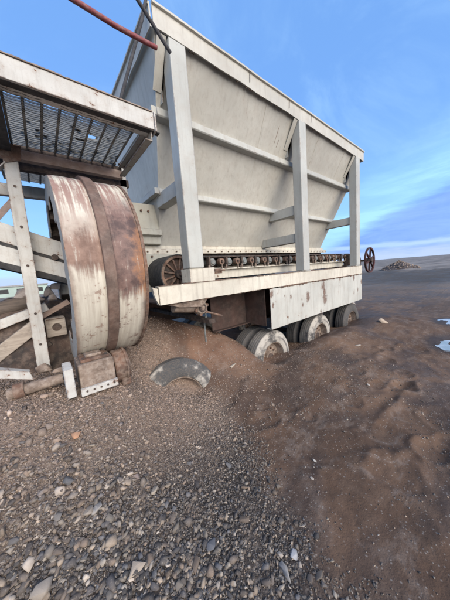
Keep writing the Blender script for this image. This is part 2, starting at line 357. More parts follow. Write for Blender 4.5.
def H(x, y):
    x = np.asarray(x, float); y = np.asarray(y, float)
    out_ = np.maximum(np.maximum(-2.0-x, x-9.0), np.maximum(-1.2-y, y-5.4))
    w = 1-sst(-.4, 1.2, out_)
    z = np.full(x.shape, -1.62)
    near = w > 0; t0_ = 0
    if near.any():
        z[near] = z[near]*(1-w[near]) + TP(x[near], y[near])*w[near]
    r = np.hypot(x, y)
    fine = 1-sst(14, 40, r)
    z = z + fine*(.022*fbm2(x*1.1, y*1.1, 1, 4) + .010*fbm2(x*6, y*6, 2, 4) + .0035*fbm2(x*28, y*28, 3, 3))
    # wind and wheel ripples in the brown fines
    bz = 1-gravel_zone(x, y)
    z = z + fine*bz*.012*np.abs(fbm2((x+.4*y)*2.2, (y-.5*x)*4.5, 9, 3))
    z = z + fine*bz*(.010*(.35-np.abs(fbm2(x*5.5+2, y*7.5, 51, 4)))*(fbm2(x*.9, y*.9, 52, 2) > -.1) + .0035*np.abs(fbm2(x*34, y*34, 53, 3)))
    # small broken scarp right of the buried tyre, wheel rut edges further right
    fA = fbm2(x*3, y*3, 14, 3); fB = fbm2(x*7, y*7, 15, 3)
    def rut(ax, ay, bx, by, w, h, wig=.05):
        L_ = math.hypot(bx-ax, by-ay); ux, uy = (bx-ax)/L_, (by-ay)/L_; t = (x-ax)*ux+(y-ay)*uy
        d = -(x-ax)*uy+(y-ay)*ux + wig*fA
        return h*np.exp(-(d/w)**2)*sst(-.1, .15, t)*(1-sst(L_-.15, L_+.1, t))*(.7+.6*fB)
    z = z + rut(1.30, 1.72, 2.05, 2.13, .06, .055) + rut(2.2, .75, 3.6, .62, .05, .030) + rut(2.6, .35, 1.2, .9, .07, .018) + rut(3.4, 1.35, 5.2, 1.1, .06, .025) + rut(1.7, 1.3, 3.0, 1.25, .09, .022)
    z = z - rut(2.2, .85, 3.6, .72, .07, .020) + rut(1.5, .15, 3.0, .1, .07, .02)
    for dx, dy, s_, d_ in DENTS:
        q = np.hypot(x-dx, (y-dy)*1.25)/s_ + .3*fB
        z = z - d_*np.exp(-q**4) + d_*.55*np.exp(-((q-1.25)/.28)**2)
    z = z + .03*sst(12, 40, r)*fbm2(x*.12, y*.12, 6, 4)*6*(1-sst(400, 900, r))
    # heaps and low banks out on the right, rising ground at the horizon
    z = z + .40*np.exp(-((x-33-.25*y)/3.2)**2)*sst(-22, -6, y)*(1-sst(14, 22, y))*(.75+.45*fbm2(x*.5, y*.5, 12, 4))
    far = np.clip((r-180)/1400, 0, 1)
    z = z + far**1.4*(5+5*fbm2(x/420., y/420., 8, 4))
    return z

def axis_pts(lo_f, hi_f, step, lo, hi, gr=1.09, mid=None):
    a = list(np.arange(lo_f, hi_f+1e-6, step)); s_ = step; p = a[-1]
    while p < hi: s_ *= gr; p += s_; a.append(p)
    s_ = step; p = a[0]; b = []
    while p > lo: s_ *= gr; p -= s_; b.append(p)
    return np.array(b[::-1]+a)
gx = axis_pts(-.9, 4.6, .0165, -2600, 2600, 1.05); gy = axis_pts(.1, 3.1, .0165, -2600, 2600, 1.05)
GX, GY = np.meshgrid(gx, gy); GZ = H(GX.ravel(), GY.ravel())
nx, ny = len(gx), len(gy)
me = bpy.data.meshes.new('ground')
V = np.c_[GX.ravel(), GY.ravel(), GZ].astype(np.float32)
ii = (np.arange(ny-1)[:, None]*nx+np.arange(nx-1)[None, :]).ravel()
F = np.c_[ii, ii+1, ii+nx+1, ii+nx].astype(np.int32)
def fill(me, V, F, k):
    me.vertices.add(len(V)); me.vertices.foreach_set('co', V.astype(np.float32).ravel())
    me.loops.add(F.size); me.loops.foreach_set('vertex_index', F.astype(np.int32).ravel())
    me.polygons.add(len(F)); me.polygons.foreach_set('loop_start', (np.arange(len(F))*k).astype(np.int32))
    me.update(calc_edges=True)
fill(me, V, F, 4)
me.polygons.foreach_set('use_smooth', np.ones(len(F), bool))
zone = gravel_zone(V[:, 0].astype(float), V[:, 1].astype(float))
at = me.attributes.new('zone', 'FLOAT', 'POINT'); at.data.foreach_set('value', zone.astype(np.float32))
ground = bpy.data.objects.new('ground', me); COL.objects.link(ground); tag(ground, kind='structure')

def ground_mat():
    m, G = newmat('bare_ground'); geo = G.n('ShaderNodeNewGeometry'); pos = geo.outputs['Position']
    sp = G.n('ShaderNodeSeparateXYZ', {0: pos}); x, y = sp.outputs[0], sp.outputs[1]
    zn = G.n('ShaderNodeAttribute', attribute_name='zone').outputs['Fac']
    b1 = G.noise(pos, .9, 6, .6); b2 = G.noise(pos, 5, 7, .65); b3 = G.noise(pos, 38, 6, .7); b4 = G.noise(pos, 160, 3, .7)
    vo = G.n('ShaderNodeTexVoronoi', {'Vector': pos, 'Scale': 75., 'Randomness': 1.}); vd, vc = vo.outputs['Distance'], vo.outputs['Color']
    vcol = G.n('ShaderNodeSeparateColor', {0: vc}).outputs[0]
    brown = G.mix(G.ramp(b1, .35, .65), (.088, .053, .035, 1), (.152, .093, .061, 1))
    # redder fines on the heap under the hopper
    red = G.m('MULTIPLY', G.ramp(y, 2.0, 2.7), G.ramp(x, 4.2, 2.4))
    brown = G.mix(G.m('MULTIPLY', red, .65), brown, G.mix(G.ramp(b2, .35, .65), (.17, .093, .062, 1), (.25, .15, .105, 1)))
    brown = G.mix(G.m('MULTIPLY', G.ramp(b2, .44, .7), .4), brown, (.175, .118, .083, 1))
    # pale salt bloom in thin broken streaks
    ridge = G.m('ABSOLUTE', G.m('SUBTRACT', G.noise(G.mapv(pos, (1, 1.7, 1), (0, 0, 0), (0, 0, .6)), 1.25, 6, .62, .7), .5))
    salt = G.m('MULTIPLY', G.ramp(ridge, .045, .0), G.ramp(b2, .4, .6))
    crest = G.m('MULTIPLY', G.ramp(G.m('ABSOLUTE', G.m('SUBTRACT', G.m('ADD', y, G.m('MULTIPLY', G.m('SUBTRACT', b1, .5), .25)), 2.03)), .09, .02), G.m('MULTIPLY', G.ramp(x, 2.3, 2.6), G.ramp(x, 7.2, 6.4)))
    salt = G.m('MAXIMUM', salt, G.m('MULTIPLY', crest, G.ramp(b2, .42, .62)))
    brown = G.mix(G.m('MULTIPLY', salt, .30), brown, (.26, .215, .185, 1))
    damp = G.ramp(G.noise(G.mapv(pos, (1, 1.5, 1)), .9, 5, .6, .6), .44, .60)
    brown = G.mix(G.m('MULTIPLY', damp, .6), brown, (.048, .034, .028, 1))
    grav = G.mix(G.ramp(b2, .3, .7), (.028, .023, .020, 1), (.075, .058, .047, 1))
    grav = G.mix(G.m('MULTIPLY', G.ramp(vcol, .55, .95), .6), grav, (.24, .20, .165, 1))
    tanz = G.m('MULTIPLY', G.ramp(G.m('ADD', y, G.m('MULTIPLY', b2, .4)), 1.45, 2.3), .75)
    grav = G.mix(tanz, grav, G.mix(G.ramp(b3, .35, .65), (.17, .12, .093, 1), (.30, .218, .168, 1)))
    c_ = G.mix(zn, brown, grav)
    c_ = G.mix(G.m('MULTIPLY', G.ramp(vcol, .86, .9), G.m('MULTIPLY', G.ramp(vd, .5, .2), .5)), c_, (.32, .29, .26, 1))
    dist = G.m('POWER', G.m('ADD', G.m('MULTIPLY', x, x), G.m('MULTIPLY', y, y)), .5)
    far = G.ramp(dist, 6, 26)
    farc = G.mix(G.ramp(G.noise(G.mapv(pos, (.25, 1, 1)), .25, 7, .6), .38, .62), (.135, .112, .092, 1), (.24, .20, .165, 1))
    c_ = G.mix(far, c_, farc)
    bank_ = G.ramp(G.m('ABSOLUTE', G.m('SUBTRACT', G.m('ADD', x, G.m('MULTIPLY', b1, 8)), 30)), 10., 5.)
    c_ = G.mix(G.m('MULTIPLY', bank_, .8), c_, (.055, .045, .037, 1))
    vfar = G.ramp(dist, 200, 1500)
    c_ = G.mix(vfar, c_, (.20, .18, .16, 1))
    for wx, wy, wr in ((5.7, .47, .52), (7.4, .70, .46)):
        q = G.n('ShaderNodeVectorMath', {0: G.mapv(pos, (1, 1.35, 0)), 1: (wx, wy*1.35, 0)}, operation='DISTANCE').outputs['Value']
        wet = G.ramp(G.m('ADD', q, G.m('MULTIPLY', G.m('SUBTRACT', b2, .5), .35)), wr*1.35, wr*.85)
        c_ = G.mix(G.m('MULTIPLY', wet, .7), c_, (.035, .027, .024, 1)); damp = G.m('MAXIMUM', damp, wet)
    hgt = G.m('ADD', G.m('ADD', G.m('MULTIPLY', b3, 1.), G.m('MULTIPLY', b4, .35)), G.m('MULTIPLY', G.ramp(vd, .55, .1), G.m('ADD', .10, G.m('MULTIPLY', zn, .35))))
    rough = G.m('SUBTRACT', .95, G.m('MULTIPLY', damp, .25))
    finish(G, c_, rough, hgt, .8, .009, 0, .3); return m
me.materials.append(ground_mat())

# ------------------------------------------------------------------ stones
def stone_mat():
    m, G = newmat('stone'); pos = G.n('ShaderNodeTexCoord').outputs['Object']
    t = G.n('ShaderNodeAttribute', attribute_name='tone').outputs['Color']
    n_ = G.noise(pos, 40, 5, .65)
    c_ = G.mix(G.ramp(n_, .3, .75, 0, .4), t, (.08, .07, .062, 1))
    wp = G.n('ShaderNodeNewGeometry').outputs['Position']
    c_ = G.mix(G.ramp(G.noise(wp, 5, 5, .6), .45, .65, .0, .38), c_, (.17, .13, .10, 1))
    c_ = G.mix(G.ramp(G.noise(pos, 150, 3, .6), .55, .7, 0, .3), c_, (.4, .35, .29, 1))
    finish(G, c_, .85, n_, .5, .004, 0, .35); return m
M['stone'] = stone_mat()
import bmesh
def ico(sub):
    bm = bmesh.new(); bmesh.ops.create_icosphere(bm, subdivisions=sub, radius=1)
    v = np.array([p.co[:] for p in bm.verts]); f = np.array([[q.index for q in p.verts] for p in bm.faces]); bm.free(); return v, f
I1, I2, I3 = ico(1), ico(2), ico(3)
TONES = [(.19,.165,.14),(.10,.088,.08),(.055,.052,.053),(.27,.235,.195),(.15,.12,.098),(.42,.36,.30),(.078,.072,.072),(.22,.165,.125),(.34,.27,.205),(.12,.118,.122)]
TW = [3,3,4,3,3,2,3,2,2,3]
def hull_shape(r_, n, asp=(1.3, .85, .6)):
    """angular crushed stone: convex hull of random points"""
    p = r_.normal(size=(n, 3)); p /= np.linalg.norm(p, axis=1)[:, None]; p *= r_.uniform(.78, 1.05, (n, 1))
    p = p*np.array([r_.uniform(1., asp[0]), r_.uniform(asp[1]-.15, 1.), r_.uniform(asp[2]-.2, asp[2]+.15)])
    bm = bmesh.new()
    for q in p: bm.verts.new(q)
    res = bmesh.ops.convex_hull(bm, input=bm.verts)
    bmesh.ops.delete(bm, geom=[g_ for g_ in set(res['geom_interior']+res['geom_unused']) if isinstance(g_, bmesh.types.BMVert)], context='VERTS')
    bmesh.ops.triangulate(bm, faces=bm.faces); bm.verts.ensure_lookup_table(); bm.verts.index_update()
    out = (np.array([v.co[:] for v in bm.verts]), np.array([[v.index for v in f.verts] for f in bm.faces])); bm.free(); return out
def rmat(r_, n, flat=.5):
    a = r_.uniform(0, 2*PI, n); b = r_.normal(0, flat, n); c_ = r_.normal(0, flat, n)
    ca, sa, cb, sb, cc, sc_ = np.cos(a), np.sin(a), np.cos(b), np.sin(b), np.cos(c_), np.sin(c_); o = np.zeros(n); i = np.ones(n)
    Z = np.stack([np.stack([ca,-sa,o],1), np.stack([sa,ca,o],1), np.stack([o,o,i],1)], 1)
    X = np.stack([np.stack([i,o,o],1), np.stack([o,cb,-sb],1), np.stack([o,sb,cb],1)], 1)
    Y = np.stack([np.stack([cc,o,sc_],1), np.stack([o,i,o],1), np.stack([-sc_,o,cc],1)], 1)
    return Z@X@Y
S20 = [hull_shape(nrg, 9) for _ in range(24)]
S80 = [hull_shape(nrg, 15) for _ in range(24)]
def scatter(name, xs, ys, sizes, shapes, sink=.25, tonemul=1.):
    n = len(xs); zs = H(xs, ys); Rm = rmat(nrg, n); vi = nrg.integers(0, len(shapes), n)
    pr = np.array(TW, float); pr /= pr.sum(); ti = nrg.choice(len(TONES), n, p=pr)
    tc = np.array(TONES)[ti]*nrg.uniform(.45, 1.25, n)[:, None]*tonemul
    # stones high on the heap carry tan dust
    hz = sst(1.15, 2.3, ys)[:, None]; tc = tc*(1-hz*.65)+np.array((.31, .225, .175))*hz*.65*nrg.uniform(.30, 1.9, n)[:, None]
    off = np.stack([xs, ys, zs+sizes*(.5-sink)*.7], 1)
    VV, FF, CC = [], [], []; k = 0
    for t, (sv, sf) in enumerate(shapes):
        m_ = np.nonzero(vi == t)[0]
        if not len(m_): continue
        P = np.einsum('nij,vj->nvi', Rm[m_], sv)*sizes[m_][:, None, None]+off[m_][:, None, :]
        FF.append((sf[None]+(k+np.arange(len(m_))*len(sv))[:, None, None]).reshape(-1, 3)); VV.append(P.reshape(-1, 3)); k += len(m_)*len(sv)
        CC.append(np.repeat(np.c_[tc[m_], np.ones(len(m_))], len(sv), 0))
    me = bpy.data.meshes.new(name); fill(me, np.concatenate(VV), np.concatenate(FF), 3)
    ca = me.color_attributes.new('tone', 'FLOAT_COLOR', 'POINT'); ca.data.foreach_set('color', np.concatenate(CC).astype(np.float32).ravel())
    me.materials.append(M['stone'])
    o = bpy.data.objects.new(name, me); COL.objects.link(o); return o
def sample(n, x0, x1, y0, y1, dens):
    out = []; tot = 0
    while tot < n:
        x = nrg.uniform(x0, x1, n); y = nrg.uniform(y0, y1, n); k = nrg.uniform(0, 1, n) < dens(x, y)
        out.append(np.c_[x[k], y[k]]); tot += int(k.sum())
    return np.concatenate(out)[:n].T
def dens_g(x, y): return gravel_zone(x, y)*(1-sst(2.9, 3.3, y))*(.35+.65*np.clip(fbm2(x*2, y*2, 21, 3)+.6, 0, 1))
# -- fine gravel
x, y = sample(72000, -.9, 2.2, .25, 3.2, dens_g)
s_ = nrg.lognormal(math.log(.0056), .45, len(x)).clip(.0025, .016)
tag(scatter('gravel', x, y, s_, S20), 'loose bed of grey and tan gravel sloping from the drum to the camera', 'gravel', kind='stuff')
# -- mid gravel, coarser toward the camera
x, y = sample(11000, -.9, 1.9, .25, 2.6, lambda x, y: dens_g(x, y)*(1-.85*sst(1.1, 2.0, y))*(1-.6*sst(.3,1.0,x)))
s_ = nrg.lognormal(math.log(.0100), .45, len(x)).clip(.005, .030)*(1.2-.4*sst(.0, .9, x))
tag(scatter('coarse_gravel', x, y, s_, S80), 'coarse angular grey gravel covering the lower left foreground', 'gravel', kind='stuff')
x, y = sample(5500, -.6, 2.2, 1.5, 3.1, lambda x, y: (.25+.75*gravel_zone(x, y))*(.3+.7*(fbm2(x*3, y*3, 61, 3) > -.1)))
s_ = nrg.lognormal(math.log(.0075), .4, len(x)).clip(.004, .020)
tag(scatter('slope_pebbles', x, y, s_, S80, tonemul=1.3), 'pale pebbles scattered over the tan slope between the drum and the buried tyre', 'pebbles', kind='stuff')
# -- specks of stone in the brown soil
def dens_b(x, y): return (1-gravel_zone(x, y))*(.12+.88*(1-sst(2.2, 3.6, x-.5*y))) * (.15+.85*(fbm2(x*1.4, y*1.4, 31, 3) > 0))
x, y = sample(9000, .6, 5.5, .1, 3.5, dens_b)
s_ = nrg.lognormal(math.log(.0050), .45, len(x)).clip(.0025, .018)
tag(scatter('soil_grit', x, y, s_, S20, tonemul=1.25), 'scattered pale grit lying on the brown soil', 'grit', kind='stuff')

# -- individual stones
meshes = []
for k in range(30):
    me_ = bpy.data.meshes.new('stone'); v, f_ = hull_shape(nrg, 13, (1.3, .9, .7))
    fill(me_, v, f_, 3)
    bm = bmesh.new(); bm.from_mesh(me_); bmesh.ops.bevel(bm, geom=list(bm.edges), offset=.022, segments=1, affect='EDGES'); bm.to_mesh(me_); bm.free()
    v = me_.vertices; ca = me_.color_attributes.new('tone', 'FLOAT_COLOR', 'POINT')
    t = np.array(TONES[int(nrg.choice(len(TONES), p=np.array(TW)/sum(TW)))])*nrg.uniform(.65, 1.1)
    ca.data.foreach_set('color', np.tile(np.r_[t, 1.], len(v)).astype(np.float32)); me_.materials.append(M['stone']); meshes.append(me_)
def put_stone(x, y, s, mesh, label, group=None, rot=None, tone=None, scl=(1, 1, 1), cat='stone', sink=.15):
    if tone:
        mesh = mesh.copy(); ca = mesh.color_attributes['tone']
        ca.data.foreach_set('color', np.tile(np.r_[tone, 1.], len(mesh.vertices)).astype(np.float32))
    o = bpy.data.objects.new('stone', mesh); COL.objects.link(o)
    o.location = (x, y, float(H([x], [y])[0]) + s*(.5-sink)*.6)
    o.rotation_euler = rot or (rng.gauss(0, .35), rng.gauss(0, .35), rng.uniform(0, 6.3)); o.scale = [s*q for q in scl]
    return tag(o, label, cat, group)
NOTABLE = [
 (.045,1.80,.038,(.52,.28,.16),(.9,.9,.9),'small orange stone on the tan gravel below the white plate'),
 (.12,1.72,.022,(.46,.38,.29),(1.2,.9,.9),'cream pebble touching the right side of the orange stone'),
 (.185,1.10,.052,(.40,.33,.26),(1.1,1,1),'large tan oval stone near the bottom edge of the gravel'),
 (.075,1.42,.043,(.36,.33,.30),(1,1,1),'pale angular stone with a flat top in the left gravel'),
 (.40,1.40,.034,(.40,.34,.27),(1.1,.9,.9),'light tan rounded stone right of the pale angular stone'),
 (.33,1.50,.026,(.24,.19,.18),(1.2,.9,.8),'flat mauve grey stone beside the light tan rounded stone'),
 (-.20,1.28,.055,(.34,.29,.24),(1,1,1),'tan block shaped stone at the bottom left corner'),
 (-.03,1.60,.040,(.12,.12,.125),(1.3,1,.9),'dark slate stone left of the pale angular stone'),
 (-.10,1.48,.036,(.30,.26,.22),(1.5,.8,.7),'long flat tan stone at the far left of the gravel'),
 (.54,.97,.036,(.13,.135,.15),(1,1,1),'dark blue grey stone at the lower middle of the gravel'),
 (.88,.66,.030,(.42,.42,.43),(1,1,1),'white stone at the edge between gravel and brown soil'),
 (.78,.64,.036,(.32,.30,.28),(1.5,.8,.8),'long pale stone below the white stone by the soil edge'),
 (1.54,.90,.020,(.45,.42,.38),(1.2,.9,.8),'upper of two small white pebbles on smooth brown soil'),
 (1.37,.83,.015,(.42,.38,.34),(1,.9,.8),'lower of two small white pebbles on smooth brown soil'),
 (6.05,1.72,.10,(.46,.36,.27),(1.3,1,.7),'flat sandy orange stone on the berm past the last wheel'),
 (4.32,1.60,.045,(.44,.40,.35),(1.3,.9,.7),'small pale stone on brown soil in front of the third wheel'),
 (1.88,2.30,.045,(.42,.36,.29),(1.7,.8,.6),'thin cream stone right of the half buried tyre'),
 (3.05,1.02,.025,(.42,.38,.34),(1.2,.9,.8),'single white pebble between the footprints in the brown soil'),
 (8.9,3.5,.16,(.40,.37,.34),(1.2,1,.6),'pale rock on the flat ground beyond the spoked wheel')]
for i, (x, y, s, t, scl, lab) in enumerate(NOTABLE):
    put_stone(x, y, s, meshes[i % 30], lab, tone=t, scl=scl)
x, y = sample(262, -.75, 1.35, .35, 2.0, lambda x, y: dens_g(x, y)*(1-.8*sst(1.2, 1.9, y)))
for k in range(262):
    mk = meshes[rng.randrange(30)]; tn = mk.color_attributes['tone'].data[0].color
    lum = (tn[0]+tn[1]+tn[2])/3; hue = tn[0]/max(tn[2], .01)
    look = 'dark slate grey' if lum < .095 else ('mid grey' if lum < .17 and hue < 1.3 else ('brownish tan' if lum < .25 else 'pale cream'))
    px_, py_ = float(x[k]), float(y[k])
    where = 'on the slope below the drum' if py_ > 1.35 else ('in the bottom left corner of the gravel' if px_ < .25 and py_ > .9 else ('near the edge of the brown soil' if px_ > .8 else 'in the middle of the foreground gravel'))
    put_stone(px_, py_, min(.040, rng.lognormvariate(math.log(.0205), .28)), mk,
              f'{look} angular stone {where}', f'{look} stones {where}')

# ------------------------------------------------------------------ pale blue grey puddles
def water_mat():
    m, G = newmat('pale_water'); pos = G.n('ShaderNodeNewGeometry').outputs['Position']
    n_ = G.noise(pos, 4, 6, .6); c_ = G.mix(G.ramp(n_, .35, .65), (.24, .28, .32, 1), (.44, .48, .52, 1))
    finish(G, c_, G.ramp(n_, .3, .7, .06, .35), n_, .08, .01); return m
M['water'] = water_mat()
def puddle(cx, cy, rx, ry, hole=None, seed=0):
    n = 60; vs = [(cx, cy, 0)] if not hole else []
    def rr(t, k): return 1+.28*float(fbm2(np.array([math.cos(t)*1.3+seed]), np.array([math.sin(t)*1.3+k]), 3, 3)[0])
    outer = [(cx+rx*rr(t, 0)*math.cos(t), cy+ry*rr(t, 0)*math.sin(t)) for t in [2*PI*i/n for i in range(n)]]
    zmax = float(np.mean(H(np.array([p[0] for p in outer]), np.array([p[1] for p in outer]))))+.008
    mb = MB()
    if hole:
        inn = [(cx+hole[0]+rx*hole[2]*rr(t, 5)*math.cos(t), cy+hole[1]+ry*hole[2]*rr(t, 5)*math.sin(t)) for t in [2*PI*i/n for i in range(n)]]
        mb.add([(a, b, zmax) for a, b in outer]+[(a, b, zmax) for a, b in inn], [(i, (i+1)%n, n+(i+1)%n, n+i) for i in range(n)])
        mb.add([(a, b, zmax-.05) for a, b in outer]+[(a, b, zmax-.05) for a, b in inn], [(i, (i+1)%n, n+(i+1)%n, n+i) for i in range(n)])
        k = len(mb.v)-2*n; mb.f += [(i, (i+1)%n, k+(i+1)%n, k+i) for i in range(n)]
    else:
        mb.add([(a, b, zmax) for a, b in outer]+[(a, b, zmax-.05) for a, b in outer], [tuple(range(n)), tuple(range(n, 2*n))]+[(i, (i+1)%n, n+(i+1)%n, n+i) for i in range(n)])
    o = mb.build('puddle', M['water']); tag(o, kind='structure'); return o
puddle(5.70, .47, .44, .27, (.05, -.02, .5), 2)
puddle(7.40, .70, .38, .28, None, 7)

# ------------------------------------------------------------------ hopper trailer
T = thing('hopper_trailer', (3.7, 3.7, -1.98), 'huge cream grey steel feed hopper on a wheeled chassis sunk in brown soil', 'hopper')
def inner(a, b, t): return a+(b-a)*t
X0, X1, XB0, XB1 = 1.2, 6.54, 1.47, 6.23       # rim and bottom ends
Y0, Y1, YB0, YB1 = 2.31, 5.09, 3.3, 4.1
ZT, ZB = 2.52, .45
th_ = .012
# the near side, in plates that meet at welded seams
cuts = [0, .33, .62, .83, 1]
for a, b in zip(cuts, cuts[1:]):
    xa, xb = inner(X0+.02, X1-.02, a), inner(X0+.02, X1-.02, b); xc, xd = inner(XB0, XB1, a), inner(XB0, XB1, b)
    MB().hexa([(xa,Y0,ZT),(xb,Y0,ZT),(xd,YB0,ZB),(xc,YB0,ZB),(xa,Y0+th_,ZT+.004),(xb,Y0+th_,ZT+.004),(xd,YB0+th_,ZB+.004),(xc,YB0+th_,ZB+.004)]).build('side_plate', M['hull'], T)
    if b < 1: MB().tube([(xb,Y0+.001,ZT-.01),(xd,YB0+.001,ZB+.01)], .003, 6).build('weld_seam', M['seam'], T)
MB().hexa([(X0+.02,Y1,ZT),(X1-.02,Y1,ZT),(XB1,YB1,ZB),(XB0,YB1,ZB),(X0+.02,Y1+th_,ZT),(X1-.02,Y1+th_,ZT),(XB1,YB1+th_,ZB),(XB0,YB1+th_,ZB)]).build('side_plate', M['hull'], T)
for xt, xb, s in ((X0+.02, XB0, -1), (X1-.02, XB1, 1)):
    MB().hexa([(xt,Y0+.004,ZT),(xt,Y1-.004,ZT),(xb,YB1-.004,ZB),(xb,YB0+.004,ZB),(xt-s*th_,Y0+.004,ZT),(xt-s*th_,Y1-.004,ZT),(xb-s*th_,YB1-.004,ZB),(xb-s*th_,YB0+.004,ZB)]).build('end_plate', M['hull'], T)
# rim band: vertical plate with a rolled lip, dented along its lower edge
def rim(p0, p1, outw):
    mb = MB(); n = 40; p0 = Vector(p0); p1 = Vector(p1); o = Vector(outw)
    rings = []; cs = []
    for i in range(n+1):
        t = i/n; c_ = p0.lerp(p1, t); d = .003*math.sin(t*37)+.004*math.sin(t*11+1)
        e = .004*math.sin(t*53+2)*math.sin(t*9)
        cs.append(c_); rings.append([Vector((0,0,-.205+e))+o*(.0+d*.3), Vector((0,0,-.205+e))+o*(.012+d), Vector((0,0,-.015))+o*(.012+d*.5), Vector((0,0,-.010))+o*(.034+d*.5), Vector((0,0,.012))+o*(.034+d*.5), Vector((0,0,.014))+o*.0])
    mb.sweep(cs, rings); return mb
rim((X0, Y0-.015, 2.655), (X1, Y0-.015, 2.655), (0, -1, 0)).build('rim', M['hull'], T, smooth=True)
rim((X0-.012, Y0-.012, 2.655), (X0-.012, Y1+.012, 2.655), (-1, 0, 0)).build('rim', M['hull'], T, smooth=True)
rim((X1+.012, Y0-.012, 2.655), (X1+.012, Y1+.012, 2.655), (1, 0, 0)).build('rim', M['hull'], T, smooth=True)
rim((X0, Y1+.015, 2.655), (X1, Y1+.015, 2.655), (0, 1, 0)).build('rim', M['hull'], T, smooth=True)
def ragged(x0, x1, y0, y1, z, hmax, step=.012, seed=0, up=1, keep=-.25):
    """thin crust of flaking rust and dirt with a broken outline along x"""
    mb = MB(); n = int((x1-x0)/step); xs = np.linspace(x0, x1, n+1); h = fbm2(xs*9, xs*0+seed, seed, 4)*.6+fbm2(xs*60, xs*0, seed+3, 2)*.5
    run = []
    def flush():
        if len(run) > 1:
            mb.sweep([Vector((0, 0, 0))]*len(run), [[Vector((x_, y0-d_*.3, z)), Vector((x_, y1, z)), Vector((x_, y1, z+up*d_)), Vector((x_, y0, z+up*d_))] for x_, d_ in run])
    for x_, v_ in zip(xs, h):
        if v_ > keep: run.append((float(x_), hmax*(.25+.75*min(1, (v_-keep)))))
        else: flush(); run = []
    flush(); return mb
stuff(ragged(X0+.3, X1-.06, Y0-.012, Y0-.004, 2.450, .020, seed=5, up=-1, keep=.0).build('rim_dirt', M['drust'], T))
for xx in (2.55, 3.45, 4.1): tag(MB().beam((xx, Y0-.034, 2.52), (xx+.012, Y0-.034, 2.665), .004, .008).build('rim_nick', M['drust'], T))
def side_at(z): return Y0+(YB0-Y0)*(ZT-z)/(ZT-ZB)
def xr(z, s):
    k = (ZT-z)/(ZT-ZB); return inner(X0, XB0, k) if s < 0 else inner(X1, XB1, k)
for z, h in ((1.87, .085), (1.13, .075)):
    y = side_at(z)
    x0_, x1_ = xr(z, -1)-.01, xr(z, 1)+.03
    MB().prism([(y+.02, z+h/2+.03), (y-.075, z+h/2-.005), (y-.082, z-h/2), (y-.07, z-h/2-.014), (y+.035, z-h/2-.02)], 'X', x0_, x1_).build('stiffener_rib', M['post'], T, bevel=.004)
    MB().prism([(2*3.7-y-.02, z+h/2), (2*3.7-y+.06, z+h/2), (2*3.7-y+.06, z-h/2), (2*3.7-y-.03, z-h/2)], 'X', x0_, x1_).build('stiffener_rib', M['post'], T)
    for s in (-1, 1):
        xe = xr(z, s); MB().box(min(xe, xe+s*.07), max(xe, xe+s*.07), y-.06, 2*3.7-y+.06, z-h/2, z+h/2).build('stiffener_rib', M['post'], T, bevel=.004)
for x_, z_, l_ in ((3.36, 2.30, .22), (3.43, 2.14, .10), (1.64, 2.30, .25)):
    y_ = side_at(z_); y2_ = side_at(z_-l_)
    MB().beam((x_, y_-.002, z_), (x_-.02, y2_-.002, z_-l_), .006, .003, (0, 1, .4)).build('sealant_mark', M['dirtsteel'], T)
# posts
def post(x, y, ztop, zbot):
    h = .0; t = ztop
    pts = [(y, zbot), (y+.17, zbot), (y+.17, t-.0), (y, t-.0)]
    return MB().prism(pts, 'X', x, x+.2)
for i, (x, zt, zb) in enumerate(((1.35, 2.44, .075), (3.72, 2.445, -.075), (6.07, 2.445, -.075))):
    post(x, 2.3-.028, zt, zb).build('post', M['post'], T, bevel=.012)
    post(x, 5.128-.17, zt, -.075).build('post', M['post'], T, bevel=.012)
    # bracket arms from post back to the hopper
    ya = side_at(1.03); arm = box(x+.03, x+.17, 2.3+.138, ya+.02, .94, 1.11); arm.build('bracket_arm', M['post'], T, bevel=.006)
    if i != 2 : pass
    yb = side_at(.53)
    if i == 1: box(x+.03, x+.17, 2.3+.138, yb+.01, .45, .61).build('bracket_arm', M['post'], T, bevel=.006)
    MB().prism([(2.3+.21, 2.43), (2.3+.21, 1.95), (side_at(1.95)+.005, 1.95), (side_at(2.43)+.005, 2.43)][::1] if side_at(1.95) > 2.52 else [(2.5, 2.4), (2.5, 2.0), (2.6, 2.0)], 'X', x-.012, x-.002).build('gusset_plate', M['post'], T)
    MB().prism([(Y0-.006, 2.44), (side_at(2.05)-.004, 2.05), (side_at(2.05)-.012, 2.05), (Y0-.016, 2.44)], 'X', x-.11, x-.014).build('doubler_plate', M['hull'], T)
box(1.355, 1.71, 2.29, 2.50, -.092, .073).build('base_block', M['cream'], T, bevel=.004)
box(3.68, 3.96, 2.285, 2.50, -.095, -.076).build('base_plate', M['post'], T, bevel=.003)
box(6.03, 6.31, 2.285, 2.50, -.095, -.076).build('base_plate', M['post'], T, bevel=.003)
# bottom flange with bolts
box(.98, 6.36, 3.20, 3.30, .40, .415).build('bottom_flange', M['hull'], T)
box(.98, 6.36, 3.285, 3.30, .415, .475).build('flange_plate', M['cream'], T)
box(.98, 6.36, 3.195, 3.205, .34, .41).build('flange_plate', M['cream'], T)
mb = MB()
for i in range(36):
    xx = 1.08+i*.15; mb.tube([(xx, 3.175, .375), (xx, 3.2, .375)], .011, 6)
stuff(mb.build('flange_bolts', M['rust'], T))
